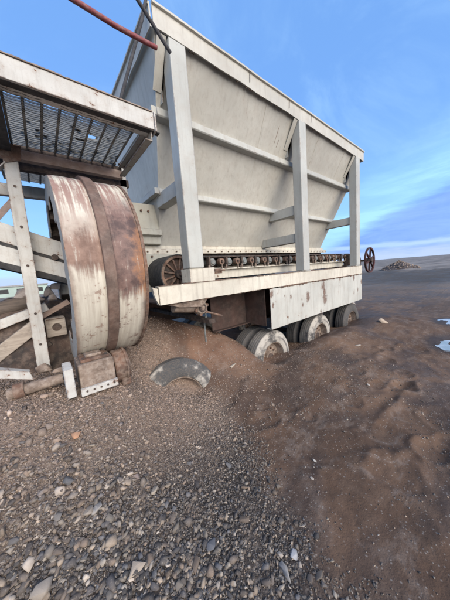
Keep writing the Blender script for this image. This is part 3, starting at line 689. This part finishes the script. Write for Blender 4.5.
# trough left of and below the hopper
box(.98, 2.05, 3.19, 3.198, -.2, .34).build('trough_plate', M['trough'], T)
box(.97, 1.455, 3.19, 4.15, .48, 1.03).build('transfer_box', M['trough'], T, bevel=.01)
MB().prism([(3.19, .70), (3.13, .68), (3.125, .60), (3.19, .585)], 'X', .97, 1.45).build('box_rib', M['trough'], T, bevel=.004)
mb = MB()
for xx, zz in ((1.08, .25), (1.08, .12), (1.08, -.02), (1.28, .3), (1.2, .93), (1.3, .93)): mb.tube([(xx, 3.165, zz), (xx, 3.195, zz)], .014, 6)
stuff(mb.build('plate_bolts', M['rust'], T))
box(2.05, 6.4, 3.05, 3.06, -.08, .10).build('skirt_board', M['cream'], T, bevel=.003)
box(1.45, 6.9, 2.80, 4.55, .245, .262).build('belt', M['belt'], T)
box(1.9, 6.45, 3.06, 3.07, .10, .24).build('dark_backing', M['drust'], T)  # added dark plate, stands in for the shade between the idlers
box(1.6, 6.3, 3.31, 3.32, .262, .45).build('gap_shade_strip', M['drust'], T)  # added dark strip, its colour stands in for shade under the flange
box(1.6, 6.3, 4.08, 4.09, .262, .45).build('gap_shade_strip', M['drust'], T)  # second added strip, closes off the sky on the far side
# belt wrap, tail pulley with spokes
def pulley(cx, cy, cz, r, n, wid, matr, depth, belt):
    p = MB().lathe([(0, r), (0, r-.035), (.03, r-.035), (wid, r-.035), (wid, r)], (cx, cy, cz), 'Y', 48).build('pulley_rim', matr, T, smooth=True)
    for k in range(n):
        a = 2*PI*k/n+.3
        sp_ = MB().beam((cx+.05*math.cos(a), cy+.03, cz+.05*math.sin(a)), (cx+(r-.02)*math.cos(a), cy+.03, cz+(r-.02)*math.sin(a)), .02, .03, (0, 1, 0)).build('spoke', matr, p)
    MB().tube([(cx, cy-.05, cz), (cx, cy+.08, cz)], .062, 16).build('hub', M['drust'], p, smooth=True)
    MB().tube([(cx, cy-.1, cz), (cx, cy+depth, cz)], .028, 12).build('shaft', M['rust'], p, smooth=True)
    if belt:
        MB().lathe([(.0, r+.014), (.0, r+.001), (wid+.3, r+.001), (wid+.3, r+.014)], (cx, cy-.01, cz), 'Y', 48).build('belt_wrap', M['belt'], p, smooth=True)
    return p
pulley(1.44, 2.72, .02, .25, 12, .3, M['rust'], 1.2, True)
MB().lathe([(.025, .215), (.025, .02), (.035, .02), (.035, .215)], (1.44, 2.74, .02), 'Y', 32).build('pulley_web', M['drust'], T)
# spoked hand wheel at the far end
def spoked_wheel(cx, cy, cz, r):
    p = MB().lathe([(-.022, r), (-.022, r-.035), (.022, r-.035), (.022, r)], (cx, cy, cz), 'Y', 48).build('flywheel', M['wheelred'], T, smooth=True)
    for k in range(6):
        a = PI/3*k+.35
        MB().beam((cx, cy, cz), (cx+(r-.02)*math.cos(a), cy, cz+(r-.02)*math.sin(a)), .022, .04, (0, 1, 0)).build('spoke', M['wheelred'], p)
    MB().tube([(cx, cy-.07, cz), (cx, cy+.1, cz)], .065, 16).build('hub', M['drust'], p, smooth=True)
    MB().tube([(cx, cy-.03, cz), (cx, 3.6, cz)], .03, 10).build('shaft', M['drust'], p, smooth=True)
    return p
spoked_wheel(7.12, 2.34, .03, .35)
box(6.50, 6.95, 2.60, 2.78, -.18, .24).build('bearing_housing', M['drust'], T, bevel=.03)
MB().lathe([(-.05, .16), (-.05, .03), (.05, .03), (.05, .16)], (6.8, 2.55, .02), 'Y', 24).build('drive_sprocket', M['drust'], T, smooth=True)
MB().tube([(6.6, 2.45, -.1), (6.6, 2.45, -.62)], .03, 8).build('standpipe', M['drust'], T)
box(6.46, 6.75, 2.5, 3.9, -.12, -.05).build('end_crossmember', M['drust'], T)
# idler rollers: one built, the rest copied
def idler_proto():
    x, y, z = 2.02, 2.74, .165
    r_ = MB().lathe([(0, .058), (0, .046), (-.022, .030), (-.022, .0), (.30, .0), (.30, .058)], (x, y, z), 'Y', 20).build('idler_roller', M['cap'], T, smooth=True)
    MB().box(x-.075, x-.047, y-.02, y+.05, z-.085, z+.075).box(x-.12, x-.05, y-.02, y+.06, z-.1, z-.075).build('bearing_bracket', M['drust'], r_)
    MB().lathe([(-.012, .05), (-.012, .02), (.06, .02), (.06, .05)], (x+.165, y-.012, z+.004), 'Y', 14).build('bearing_block', M['rust'], r_, smooth=True)
    MB().tube([(x-.09, y-.03, z-.1), (x-.09, y-.03, z-.045)], .014, 6).tube([(x+.165, y-.02, z-.1), (x+.165, y-.02, z-.04)], .012, 6).build('foot_bolts', M['dirtsteel'], r_)
    MB().tube([(x+.165, y-.045, z), (x+.165, y+.02, z)], .017, 6).build('shaft_nut', M['drust'], r_)
    return r_
ip = idler_proto(); base_loc = ip.location.copy(); kids = list(ip.children)
for i in range(1, 14):
    c_ = ip.copy(); COL.objects.link(c_); c_.parent = T; c_.location = base_loc+Vector((i*.33, 0, rng.uniform(-.004, .004)))
    for q in kids:
        d = q.copy(); COL.objects.link(d); d.parent = c_
box(1.92, 6.5, 2.735, 2.80, .045, .068).build('idler_rail', M['cream'], T, bevel=.003)
box(1.92, 6.5, 2.79, 2.80, -.085, .044).build('idler_rail', M['cream'], T)
box(1.92, 6.5, 2.76, 2.80, .236, .25).build('guard_strip', M['drust'], T)
box(1.70, 2.0, 2.50, 2.56, -.01, .03).build('tie_plate', M['rust'], T, bevel=.004)
MB().tube([(1.72, 2.5, .03), (2.05, 2.5, .035)], .012, 8).tube([(1.86, 2.5, .035), (1.98, 2.5, .037)], .026, 6).build('tension_screw', M['rust'], T)
# chassis
def cbeam(y, s):
    MB().channel((.96, y, -.198), (6.46, y, -.198), .205, .10, .012, (0, 0, 1), (0, s, 0)).build('chassis_beam', M['cream'], T, bevel=.003)
cbeam(2.30, 1); cbeam(5.1, -1)
MB().prism([(.96, -.301), (.96, -.12), (.90, -.10), (.915, -.2), (.93, -.24)], 'Y', 2.32, 2.36).build('beam_end_plate', M['cream'], T)
stuff(ragged(.97, 6.45, 2.290, 2.33, -.0955, .010, seed=8, keep=-.3).build('rust_scale', M['rust'], T))
stuff(ragged(.97, 2.75, 2.291, 2.31, -.3015, .012, seed=12, up=-1, keep=-.1).build('rust_scale', M['rust'], T))
stuff(ragged(2.78, 6.45, 2.289, 2.30, -.298, .035, seed=15, up=-1, keep=-.35).build('rust_scale', M['rust'], T))
box(2.77, 6.46, 2.302, 2.312, -.975, -.316).build('side_panel', M['panel'], T, bevel=.002)
box(2.774, 6.456, 2.313, 2.40, -.975, -.965).build('panel_flange', M['panel'], T)
box(2.77, 6.46, 5.088, 5.098, -.975, -.316).build('side_panel', M['panel'], T)
MB().channel((2.02, 2.9, -.62), (6.4, 2.9, -.62), .62, .10, .014, (0, 0, 1), (0, -1, 0)).build('inner_beam', M['brown'], T, bevel=.003)
MB().channel((1.0, 4.5, -.62), (6.4, 4.5, -.62), .62, .10, .014, (0, 0, 1), (0, 1, 0)).build('inner_beam', M['brown'], T)
box(1.0, 6.4, 2.42, 5.0, -.30, -.288).build('deck_plate', M['brown'], T)
box(2.77, 2.785, 2.42, 2.885, -.93, -.33).build('bulkhead_plate', M['brown'], T)
for xx in (3.9, 5.2, 6.3): box(xx, xx+.1, 2.42, 2.885, -.85, -.31).build('outrigger', M['drust'], T)
box(1.64, 1.74, 2.40, 5.2, -.66, -.60).build('crossmember', M['drust'], T, bevel=.003)
for yy in (2.55, 3.6):
    MB().tube([(1.69, yy, -.60), (1.69, yy, -.30)], .012, 8).build('hanger_rod', M['cap'], T)
MB().tube([(1.69, 2.6, -.66), (1.69, 2.6, -.95)], .012, 8).build('hanger_rod', M['cap'], T)
# drive flange below the beam
gp = MB().lathe([(0, .095), (-.03, .075), (-.03, .05), (-.05, .045), (-.05, 0), (.06, 0), (.06, .095)], (1.53, 2.40, -.42), 'Y', 28).build('drive_flange', M['dirtsteel'], T, smooth=True)
for k in range(6):
    a = k*PI/3+.3
    MB().tube([(1.53+.085*math.cos(a), 2.375, -.42+.085*math.sin(a)), (1.53+.085*math.cos(a), 2.44, -.42+.085*math.sin(a))], .022, 8).build('flange_lug', M['rust'], gp)
MB().lathe([(-.054, .05), (-.054, .03), (-.046, .03), (-.046, .05)], (1.53, 2.40, -.42), 'Y', 20).build('seal_ring', M['drust'], gp)
MB().tube([(1.18, 2.46, -.36), (1.53, 2.46, -.42)], .07, 14).build('gearbox_snout', M['dirtsteel'], gp, smooth=True)
MB().tube([(1.56, 2.40, -.47), (1.9, 2.45, -.60)], .014, 8).build('lever_rod', M['rust'], gp)
MB().prism([(1.05, -.31), (1.6, -.31), (1.5, -.40), (1.2, -.36)], 'Y', 2.33, 2.42).build('mount_bracket', M['dirtsteel'], T)

# wheels
def make_wheel(x, matt, zc0=-1.51):
    y = 2.38; zc = zc0
    def tyre_prof(y0, w):
        h = w/2
        pr = [(.012, .275), (.0, .30), (-.004, .345), (.0, .375), (.004, .378), (.012, .41), (.028, .442), (.038, .452), (.048, .468)]
        gpts = []
        for gk in (.28, .42, .58, .72): gpts += [(w*gk-.009, .47), (w*gk-.006, .456), (w*gk+.006, .456), (w*gk+.009, .47)]
        pr2 = pr+gpts+[(w-a, r) for a, r in pr[::-1]]
        return pr2
    w = MB().lathe([(.03, .275), (.02, .262), (.05, .255), (.13, .235), (.13, .10), (.09, .095), (.09, .0), (.145, .0), (.145, .24), (.26, .262), (.27, .275)], (x, y, zc), 'Y', 48).build('wheel', M['dirtsteel'], T, smooth=True)
    MB().lathe(tyre_prof(0, .28), (x, y, zc), 'Y', 72).build('tyre', matt, w, smooth=True)
    MB().lathe(tyre_prof(0, .28), (x, y+.33, zc), 'Y', 48).build('inner_tyre', M['tyre_dark'], w, smooth=True)
    MB().lathe([(.10, .0), (.10, .08), (.05, .07), (.035, .045), (.035, 0)], (x, y+.04, zc), 'Y', 24).build('hub', M['drust'], w, smooth=True)
    mb = MB()
    for k in range(10):
        a = 2*PI*k/10; mb.tube([(x+.15*math.cos(a), y+.10, zc+.15*math.sin(a)), (x+.15*math.cos(a), y+.135, zc+.15*math.sin(a))], .016, 6)
    stuff(mb.build('wheel_nuts', M['rust'], w))
    MB().tube([(x, y+.1, zc), (x, y+1.3, zc)], .06, 10).build('axle', M['drust'], w)
    return w
w4 = make_wheel(1.12, M['tyre_mid'], -1.53); w4.scale = (1.1, 1.1, 1.1); w4.location.y -= .06; w4.rotation_euler = (R(-13), 0, R(-5)); w4['label'] = 'dusty grey wheel buried to its top in the gravel slope'
w3 = make_wheel(2.90, M['tyre_pale']); w3['label'] = 'pale dust caked wheel left of the white side panel corner'
w2 = make_wheel(4.48, M['tyre_pale']); w2['label'] = 'pale dust caked wheel below the middle of the side panel'
w1 = make_wheel(6.08, M['tyre_dark']); w1['label'] = 'dark wheel at the far end of the side panel'

for w_ in (w1, w2, w3):
    c_ = w_.copy(); COL.objects.link(c_); c_.parent = T; c_.location = w_.location+Vector((0, 2.05, 0)); c_['label'] = 'dark wheel on the far side of the chassis'
    for q in w_.children:
        d = q.copy(); COL.objects.link(d); d.parent = c_

# ------------------------------------------------------------------ drum
DX0, DX1, DY, DZ, DR = .165, .72, 2.8, .12, .875
D = thing('rotary_drum', (.44, DY, DZ-DR-.03), 'tall rotating steel drum with white paint worn to red brown rust', 'drum')
MB().lathe([(DX0, DR), (DX0, DR-.014), (DX1, DR-.014), (DX1, DR-.02), (DX1, DR-.006), (DX1-.02, DR+.004), (DX1-.1, DR+.006), (.48, DR+.004), (.38, DR+.004), (DX0+.1, DR+.006), (DX0+.02, DR+.003)], (0, DY, DZ), 'X', 120).build('drum_shell', M['drum'], D, smooth=True)
MB().lathe([(.39, DR+.003), (.39, DR+.030), (.395, DR+.035), (.465, DR+.035), (.47, DR+.030), (.47, DR+.003)], (0, DY, DZ), 'X', 120).build('riding_ring', M['ring'], D, smooth=True)
MB().lathe([(DX1-.022, DR+.004), (DX1-.022, DR+.014), (DX1+.003, DR+.014), (DX1+.003, DR+.002)], (0, DY, DZ), 'X', 120).build('edge_band', M['rust'], D, smooth=True)
# open end: ring plate with scalloped lifters
def scallop_ring():
    n = 144; mb = MB(); outer_, inner_ = [], []
    for i in range(n):
        a = 2*PI*i/n; ph = (i % 18)/18.; r = .60 if ph < .15 or ph > .95 else .66+.05*math.sin((ph-.15)/.8*PI)
        outer_.append((DY+(DR-.002)*math.cos(a), DZ+(DR-.002)*math.sin(a))); inner_.append((DY+r*math.cos(a), DZ+r*math.sin(a)))
    P = [(x_, a, b) for x_ in (DX0-.004, DX0+.006) for a, b in outer_+inner_]
    k = 2*n; fs = []
    for i in range(n):
        j = (i+1) % n; fs += [(i, j, n+j, n+i), (k+i, k+n+i, k+n+j, k+j), (i, k+i, k+j, j), (n+i, n+j, k+n+j, k+n+i)]
    mb.add(P, fs); return mb
scallop_ring().build('end_ring', M['greyed'], D)
MB().lathe([(DX1-.006, DR-.016), (DX1-.006, .55), (DX1-.014, .55), (DX1-.014, DR-.016)], (0, DY, DZ), 'X', 96).build('end_ring', M['greyed'], D)
for k in range(16):
    a = 2*PI*k/16
    ca, sa = math.cos(a), math.sin(a)
    MB().beam((.44, DY+.62*ca, DZ+.62*sa), (.44, DY+.855*ca, DZ+.855*sa), .53, .010, (-0, -sa, ca)).build('lifter_plate', M['drust'], D)

# ------------------------------------------------------------------ trunnion stand under the drum
S = thing('roller_stand', (.3, 2.2, -.95), 'dirt covered steel roller stand carrying the drum at its foot', 'roller stand')
box(.135, .395, 2.07, 2.36, -.86, -.64).build('gearbox', M['dirtsteel'], S, bevel=.012)
box(.13, .40, 2.035, 2.065, -.885, -.825).build('front_lip', M['white'], S, bevel=.004)
box(.16, .37, 2.10, 2.30, -.638, -.615).build('cover_plate', M['rust'], S, bevel=.005)
box(.20, .32, 2.14, 2.24, -.614, -.59).build('inspection_lid', M['dirtsteel'], S, bevel=.006)
rl = MB().lathe([(.405, .0), (.405, .10), (.408, .142), (.418, .150), (.50, .150), (.50, .158), (.515, .160), (.518, .150), (.53, .142), (.53, 0)], (0, 2.25, -.79), 'X', 48).build('roller', M['rust'], S, smooth=True)
MB().lathe([(.53, .0), (.53, .05), (.56, .04), (.56, 0)], (0, 2.25, -.79), 'X', 16).build('roller_hub', M['dirtsteel'], rl, smooth=True)
MB().box(.45, .53, 2.13, 2.2, -.955, -.86).build('bearing_foot', M['rust'], S, bevel=.012)
MB().prism([(2.02, -.635), (2.20, -.62), (2.16, -.86), (2.02, -.86)], 'X', .04, .10).build('end_plate', M['white'], S, bevel=.006)
mb = MB()
for xx, yy in ((.18, 2.12), (.35, 2.12), (.18, 2.28), (.35, 2.28)): mb.tube([(xx, yy, -.62), (xx, yy, -.600)], .012, 6)
for xx in (.17, .22, .27, .32, .37): mb.tube([(xx, 2.028, -.85), (xx, 2.036, -.85)], .008, 6)
stuff(mb.build('bolts', M['drust'], S))
MB().tube([(-.30, 2.27, -.775), (.04, 2.24, -.755)], .042, 16).build('drive_shaft', M['dirtsteel'], S, smooth=True)
MB().tube([(-.26, 2.27, -.773), (-.20, 2.265, -.768)], .062, 16).build('shaft_coupling', M['rust'], S, smooth=True)

# ------------------------------------------------------------------ platform over the drum
P_ = thing('access_platform', (.1, 2.8, -.8), 'steel walkway platform with mesh floor over the drum', 'platform')
ZP = 1.27
MB().angle((-1.3, 1.965, ZP), (.945, 1.965, ZP), .135, .010, (0, 0, 1), (0, 1, 0)).build('edge_beam', M['white'], P_, bevel=.003)
stuff(ragged(-1.28, .935, 1.960, 1.99, ZP+.1365, .011, step=.006, seed=22, keep=-.9).build('rust_crust', M['dirtsteel'], P_))
box(.949, .963, 1.955, 2.06, ZP-.012, ZP+.142).build('end_tab', M['white'], P_, bevel=.003)
MB().channel((.93, 2.0, ZP-.03), (.93, 2.84, ZP-.03), .10, .06, .008, (0, 0, 1), (-1, 0, 0)).build('end_channel', M['greyed'], P_)
MB().channel((-.04, 1.985, ZP-.03), (-.04, 2.825, ZP-.03), .10, .12, .008, (0, 0, 1), (-1, 0, 0)).build('cross_channel', M['dark'], P_)
box(-1.3, .90, 2.835, 2.845, ZP-.018, ZP+.02).build('rear_beam_web', M['drust'], P_)
MB().channel((-1.2, 2.83, ZP-.062), (.9, 2.83, ZP-.062), .085, .07, .009, (0, 0, 1), (0, 1, 0)).build('rear_beam', M['pink'], P_, bevel=.002)
MB().channel((-1.2, 2.95, ZP-.11), (1.0, 2.95, ZP-.11), .08, .06, .008, (0, 0, 1), (0, 1, 0)).build('rear_stringer', M['drust'], P_)
MB().channel((-1.2, 3.62, ZP-.14), (1.0, 3.62, ZP-.14), .13, .07, .009, (0, 0, 1), (0, 1, 0)).build('back_beam', M['greyed'], P_)
box(-1.2, 1.0, 1.985, 2.035, ZP-.004, ZP+.004).build('front_ledge', M['dark'], P_)
# plank grating: slotted rows between cross webs, slats twisted like louvres
def grating(x0, x1, y0, y1, z, px=.104, py=.029, holes=()):
    xs_ = np.arange(x0, x1+1e-6, px); k = 0
    for xa in xs_:
        MB().box(xa-.009, xa+.009, y0, y1, z+.000, z+.004).build('grating_web', M['grate'], P_)
    for j in range(int((y1-y0)/py)):
        ya = y0+(j+.5)*py; sag = .006*math.sin(ya*11)
        mb = MB()
        for xa, xb in zip(xs_, xs_[1:]):
            cut = any(abs((xa+xb)/2-hx) < hr and abs(ya-hy) < hr for hx, hy, hr in holes)
            d = rng.uniform(-.0012, .0012)
            t = Vector((0, .0055, .0095)); n_ = Vector((0, .0016, -.0009))
            if cut:
                if mb.v: mb.build('grating_slat', M['grate'], P_)
                mb = MB(); continue
            a = Vector((xa+.003, ya+d, z+.004+sag)); m_ = Vector(((xa+xb)/2, ya+.011+d, z+.007+sag)); b = Vector((xb-.003, ya+d, z+.004+sag))
            mb.sweep([a, m_, b], [[-t-n_, t-n_, t+n_, -t+n_]]*3)
        if mb.v: mb.build('grating_slat', M['grate'], P_)
grating(-.03, .90, 2.02, 2.83, ZP+.006, holes=((.26, 2.06, .04), (.57, 2.36, .03)))
grating(-.15, .95, 2.98, 3.60, ZP-.04)
mb = MB()
for i in range(60):           # clods and leaves lodged on the mesh
    xx, yy = rng.uniform(.05, .88), 2.83-abs(rng.gauss(0, .28))
    if yy < 2.1: continue
    w = rng.uniform(.01, .04); mb.beam((xx, yy, ZP+.024), (xx+w, yy+rng.uniform(-.03, .03), ZP+.026+rng.uniform(0, .01)), rng.uniform(.01, .04), .010)
stuff(mb.build('lodged_dirt', M['drust'], P_))
MB().angle((-.105, 2.78, ZP-.02), (-.135, 2.78, -.82), .10, .010, (1, 0, 0), (0, 1, 0)).build('leg', M['white'], P_, bevel=.002)
MB().angle((.90, 2.95, ZP+.08), (.90, 2.95, -.80), .075, .010, (1, 0, 0), (0, 1, 0)).build('leg', M['white'], P_, bevel=.002)
MB().beam((-.03, 2.815, 1.17), (-.75, 2.815, .35), .008, .085, (0, 1, 0)).build('brace', M['white'], P_)
MB().angle((-.08, 3.35, 1.02), (-.9, 3.35, -.05), .07, .008, (1, 0, 0), (0, 1, 0)).build('brace', M['pink'], P_)
MB().prism([(-.12, ZP-.02), (.03, ZP-.02), (.015, ZP-.14), (-.09, ZP-.18), (-.14, ZP-.1)], 'Y', 2.768, 2.777).build('gusset_plate', M['rust'], P_)
mb = MB()
for zz in (.9, .55, .2, -.25, -.55):
    xx = -.105+.015*(zz-.2)/1.0; mb.tube([(xx+.035, 2.772, zz), (xx+.035, 2.781, zz)], .011, 8)
stuff(mb.build('bolts', M['drust'], P_))
MB().angle((-1.1, 2.30, -.24), (-.16, 2.30, -.655), .075, .008, (.2, 0, -.9), (0, 1, 0)).build('lower_brace', M['white'], P_, bevel=.002)
# handrails
MB().tube([(-1.2, 1.97, 1.965), (.40, 1.97, 1.955), (.72, 1.97, 1.94), (1.05, 1.98, 1.965)], .0185, 12).build('handrail', M['red'], P_, smooth=True)
MB().tube([(.60, 2.1, 2.77), (.98, 2.1, 2.385), (1.268, 2.12, 2.13)], .016, 10).build('stay_rod', M['darkpole'], P_, smooth=True)
MB().tube([(1.167, 2.28, 2.72), (1.085, 2.28, 2.44), (.78, 2.30, 1.60), (.72, 2.31, 1.36)], .015, 10).build('stay_rod', M['darkpole'], P_, smooth=True)
MB().tube([(-1.2, 1.97, 1.4), (-1.2, 1.97, 1.96)], .022, 10).build('rail_post', M['red'], P_)

# ------------------------------------------------------------------ inclined chute feeding the drum
K = thing('inclined_conveyor', (-.5, 2.75, -.2), 'inclined steel conveyor frame running down into the open drum', 'conveyor')
a0, a1 = (-1.6, .30), (.34, .30)
sl_ = -.155/.395
def zl(x, c_): return c_+sl_*x*1.0
for yy, s in ((2.92, 1), (3.45, -1)):
    for c0, h in ((.438, .172), (.232, .150)):
        MB().channel((-1.5, yy, zl(-1.5, c0)), (.34, yy, zl(.34, c0)), h, .06, .008, (-sl_, 0, 1), (0, s, 0)).build('side_rail', M['white'], K, bevel=.002)
    MB().beam((-1.5, yy+s*.03, zl(-1.5, .335)), (.34, yy+s*.03, zl(.34, .335)), .05, .045).build('belt_edge', M['belt'], K)
    MB().beam((-1.5, yy+s*.02, zl(-1.5, .125)), (.34, yy+s*.02, zl(.34, .125)), .05, .055).build('bottom_rail', M['dark'], K)
MB().beam((-1.5, 3.185, zl(-1.5, .37)), (.34, 3.185, zl(.34, .37)), .42, .015).build('belt', M['belt'], K)
MB().tube([(.15, 2.90, zl(.15, .345)), (.15, 3.47, zl(.15, .345))], .030, 12).build('idler', M['drust'], K)

# ------------------------------------------------------------------ timbers, steel and rubble left of the drum
tb = thing('box_beam', (.05, 2.7, -.48), 'pale square box beam with a hole in its end beside the drum', 'beam')
MB().box(-.022, .15, 2.9, 3.5, -.526, -.335).build('beam_body', M['wood'], tb, bevel=.01)
MB().tube([(.069, 2.897, -.43), (.069, 2.905, -.43)], .04, 16).build('dark_hole_disc', M['drust'], tb)  # solid dark disc, its colour stands in for the shade inside the hole
box(-.012, .14, 2.892, 2.898, -.346, -.338).build('end_strap', M['rust'], tb)
tag(MB().beam((-.80, 2.95, -.88), (-.06, 2.95, -.36), .11, .12).build('timber', M['wood'], bevel=.006), 'pale weathered timber slanting up behind the white leg', 'timber')
tag(MB().beam((-1.2, 3.0, -.60), (.02, 3.0, -.21), .09, .085).build('steel_bar', M['white'], bevel=.004), 'dull white steel bar sloping up under the dark log', 'steel bar')
tag(MB().tube([(-1.2, 3.2, -.42), (-.7, 3.2, -.30), (-.1, 3.2, -.14)], .10, 14, .075).build('log', M['oldwood'], smooth=True), 'thick dark old log above the dull white bar', 'log')
tag(MB().beam((-.10, 3.0, -.34), (.21, 3.0, -.185), .08, .05).build('plank', M['pinkwood'], bevel=.004), 'short pinkish plank between the leg and the drum', 'plank')
tag(MB().beam((-.55, 3.05, -.92), (.0, 2.92, -.58), .06, .05).build('plank', M['oldwood'], bevel=.004), 'thin dark plank below the pale slanting timber', 'plank')
tag(MB().beam((-.6, 3.15, -.95), (.05, 3.0, -.62), .09, .04).build('plank', M['pinkwood'], bevel=.004), 'low broad brown plank deep in the scrap pile', 'plank')
rub = [(-.17,3.2,-.07,.085),(-.06,3.25,-.04,.075),(.05,3.25,-.06,.08),(.13,3.3,-.02,.07),(-.03,3.15,-.15,.06),(.08,3.1,-.14,.055)]
for x_, y_, z_, s in rub:
    me_ = meshes[rng.randrange(30)].copy(); me_.materials.clear(); me_.materials.append(M['concrete'])
    o = bpy.data.objects.new('concrete_lump', me_); COL.objects.link(o); o.location = (x_, y_, z_); o.scale = (s, s, s*1.2); o.rotation_euler = (rng.uniform(0, 1), rng.uniform(0, 1), rng.uniform(0, 6))
    tag(o, 'rough brownish concrete lump heaped behind the scrap beside the drum', 'concrete lump', 'concrete lumps heaped behind the drum scrap')
# heap that carries the lumps
mb = MB(); nn = 22
vs = []; fs = []
UU, VVv = np.meshgrid(np.linspace(-1, 1, nn+1), np.linspace(-1, 1, nn+1)); UU = UU.ravel(); VVv = VVv.ravel()
XX = -.15+UU*.75; YY = 3.45+VVv*.6; HG = np.clip(1-(UU**2+VVv**2), 0, None)**.6*.78
ZZ = H(XX, YY)-.03+HG+.07*fbm2(XX*9, YY*9, 44, 3)*(HG > 0); vs = np.c_[XX, YY, ZZ].tolist()
for j in range(nn):
    for i in range(nn): fs.append((j*(nn+1)+i, j*(nn+1)+i+1, (j+1)*(nn+1)+i+1, (j+1)*(nn+1)+i))
mb.add(vs, fs)
tag(mb.build('scrap_heap', M['drust'], smooth=False), 'dark heap of dirt and scrap under the conveyor', 'heap', kind='stuff')
for (x_, y_, z_, s, lab) in ((.03, 2.12, -.66, .085, 'grey concrete lump wedged behind the white end plate'), (-.06, 2.42, -.70, .10, 'broken concrete lump at the foot of the white leg')):
    me_ = meshes[rng.randrange(30)].copy(); me_.materials.clear(); me_.materials.append(M['dirtsteel'])
    o = bpy.data.objects.new('concrete_lump', me_); COL.objects.link(o); o.location = (x_, y_+.12, z_-.02); s *= .75; o.scale = (s, s*.8, s); tag(o, lab, 'concrete lump')

# ------------------------------------------------------------------ far things
# low shed far off behind the drum
B = thing('site_shed', (-6, 46, -1.7), 'low green and white shed far beyond the drum frame', 'shed')
fx, fy = -10., 60.
box(fx, fx+11, fy, fy+8, -1.8, .35).build('wall', M['cladding'], B)
box(fx-.2, fx+11.2, fy-.2, fy+8.2, .36, .62).build('roof', M['clay'], B)
for i in range(4): box(fx+1+i*2.6, fx+2.4+i*2.6, fy-.02, fy+.05, -.9, -.1).build('window', M['dark'], B)
# rock pile right of the wheel
pile = thing('rock_pile', (37, 8.7, -1.5), 'dark pile of dumped rubble on the plain right of the spoked wheel', 'rubble pile')
mb = MB(); fs = []; nn = 60
UU, VVv = np.meshgrid(np.linspace(-1, 1, nn+1), np.linspace(-1, 1, nn+1)); UU = UU.ravel(); VVv = VVv.ravel()
XX = 37+UU*2.6; YY = 8.7+VVv*2.3; HG = np.clip(1-np.hypot(UU, VVv), 0, None)**.9*1.05
ZZ = H(XX, YY)-.08+HG*(1+.4*fbm2(XX*1.1, YY*1.1, 71, 4)); vs = np.c_[XX, YY, ZZ].tolist()
for j in range(nn):
    for i in range(nn): fs.append((j*(nn+1)+i, j*(nn+1)+i+1, (j+1)*(nn+1)+i+1, (j+1)*(nn+1)+i))
mb.add(vs, fs); mb.build('pile_body', M['drust'], pile)
mb = MB(); pz = float(H(np.array([37.]), np.array([8.7]))[0])
for k in range(420):
    t = rng.uniform(0, 6.3); r_ = rng.uniform(0, .95)**.7; x_ = 37+r_*2.6*math.cos(t); y_ = 8.7+r_*2.3*math.sin(t)
    h_ = max(0, 1-r_)**.9*1.05; s = rng.uniform(.05, .17); q = S20[rng.randrange(24)]
    c_ = Vector((x_, y_, pz+h_*1.1+.02))
    mb.add([c_+Vector(p)*s for p in q[0].tolist()], [tuple(f) for f in q[1].tolist()])
stuff(mb.build('rubble', M['dirtsteel'], pile))
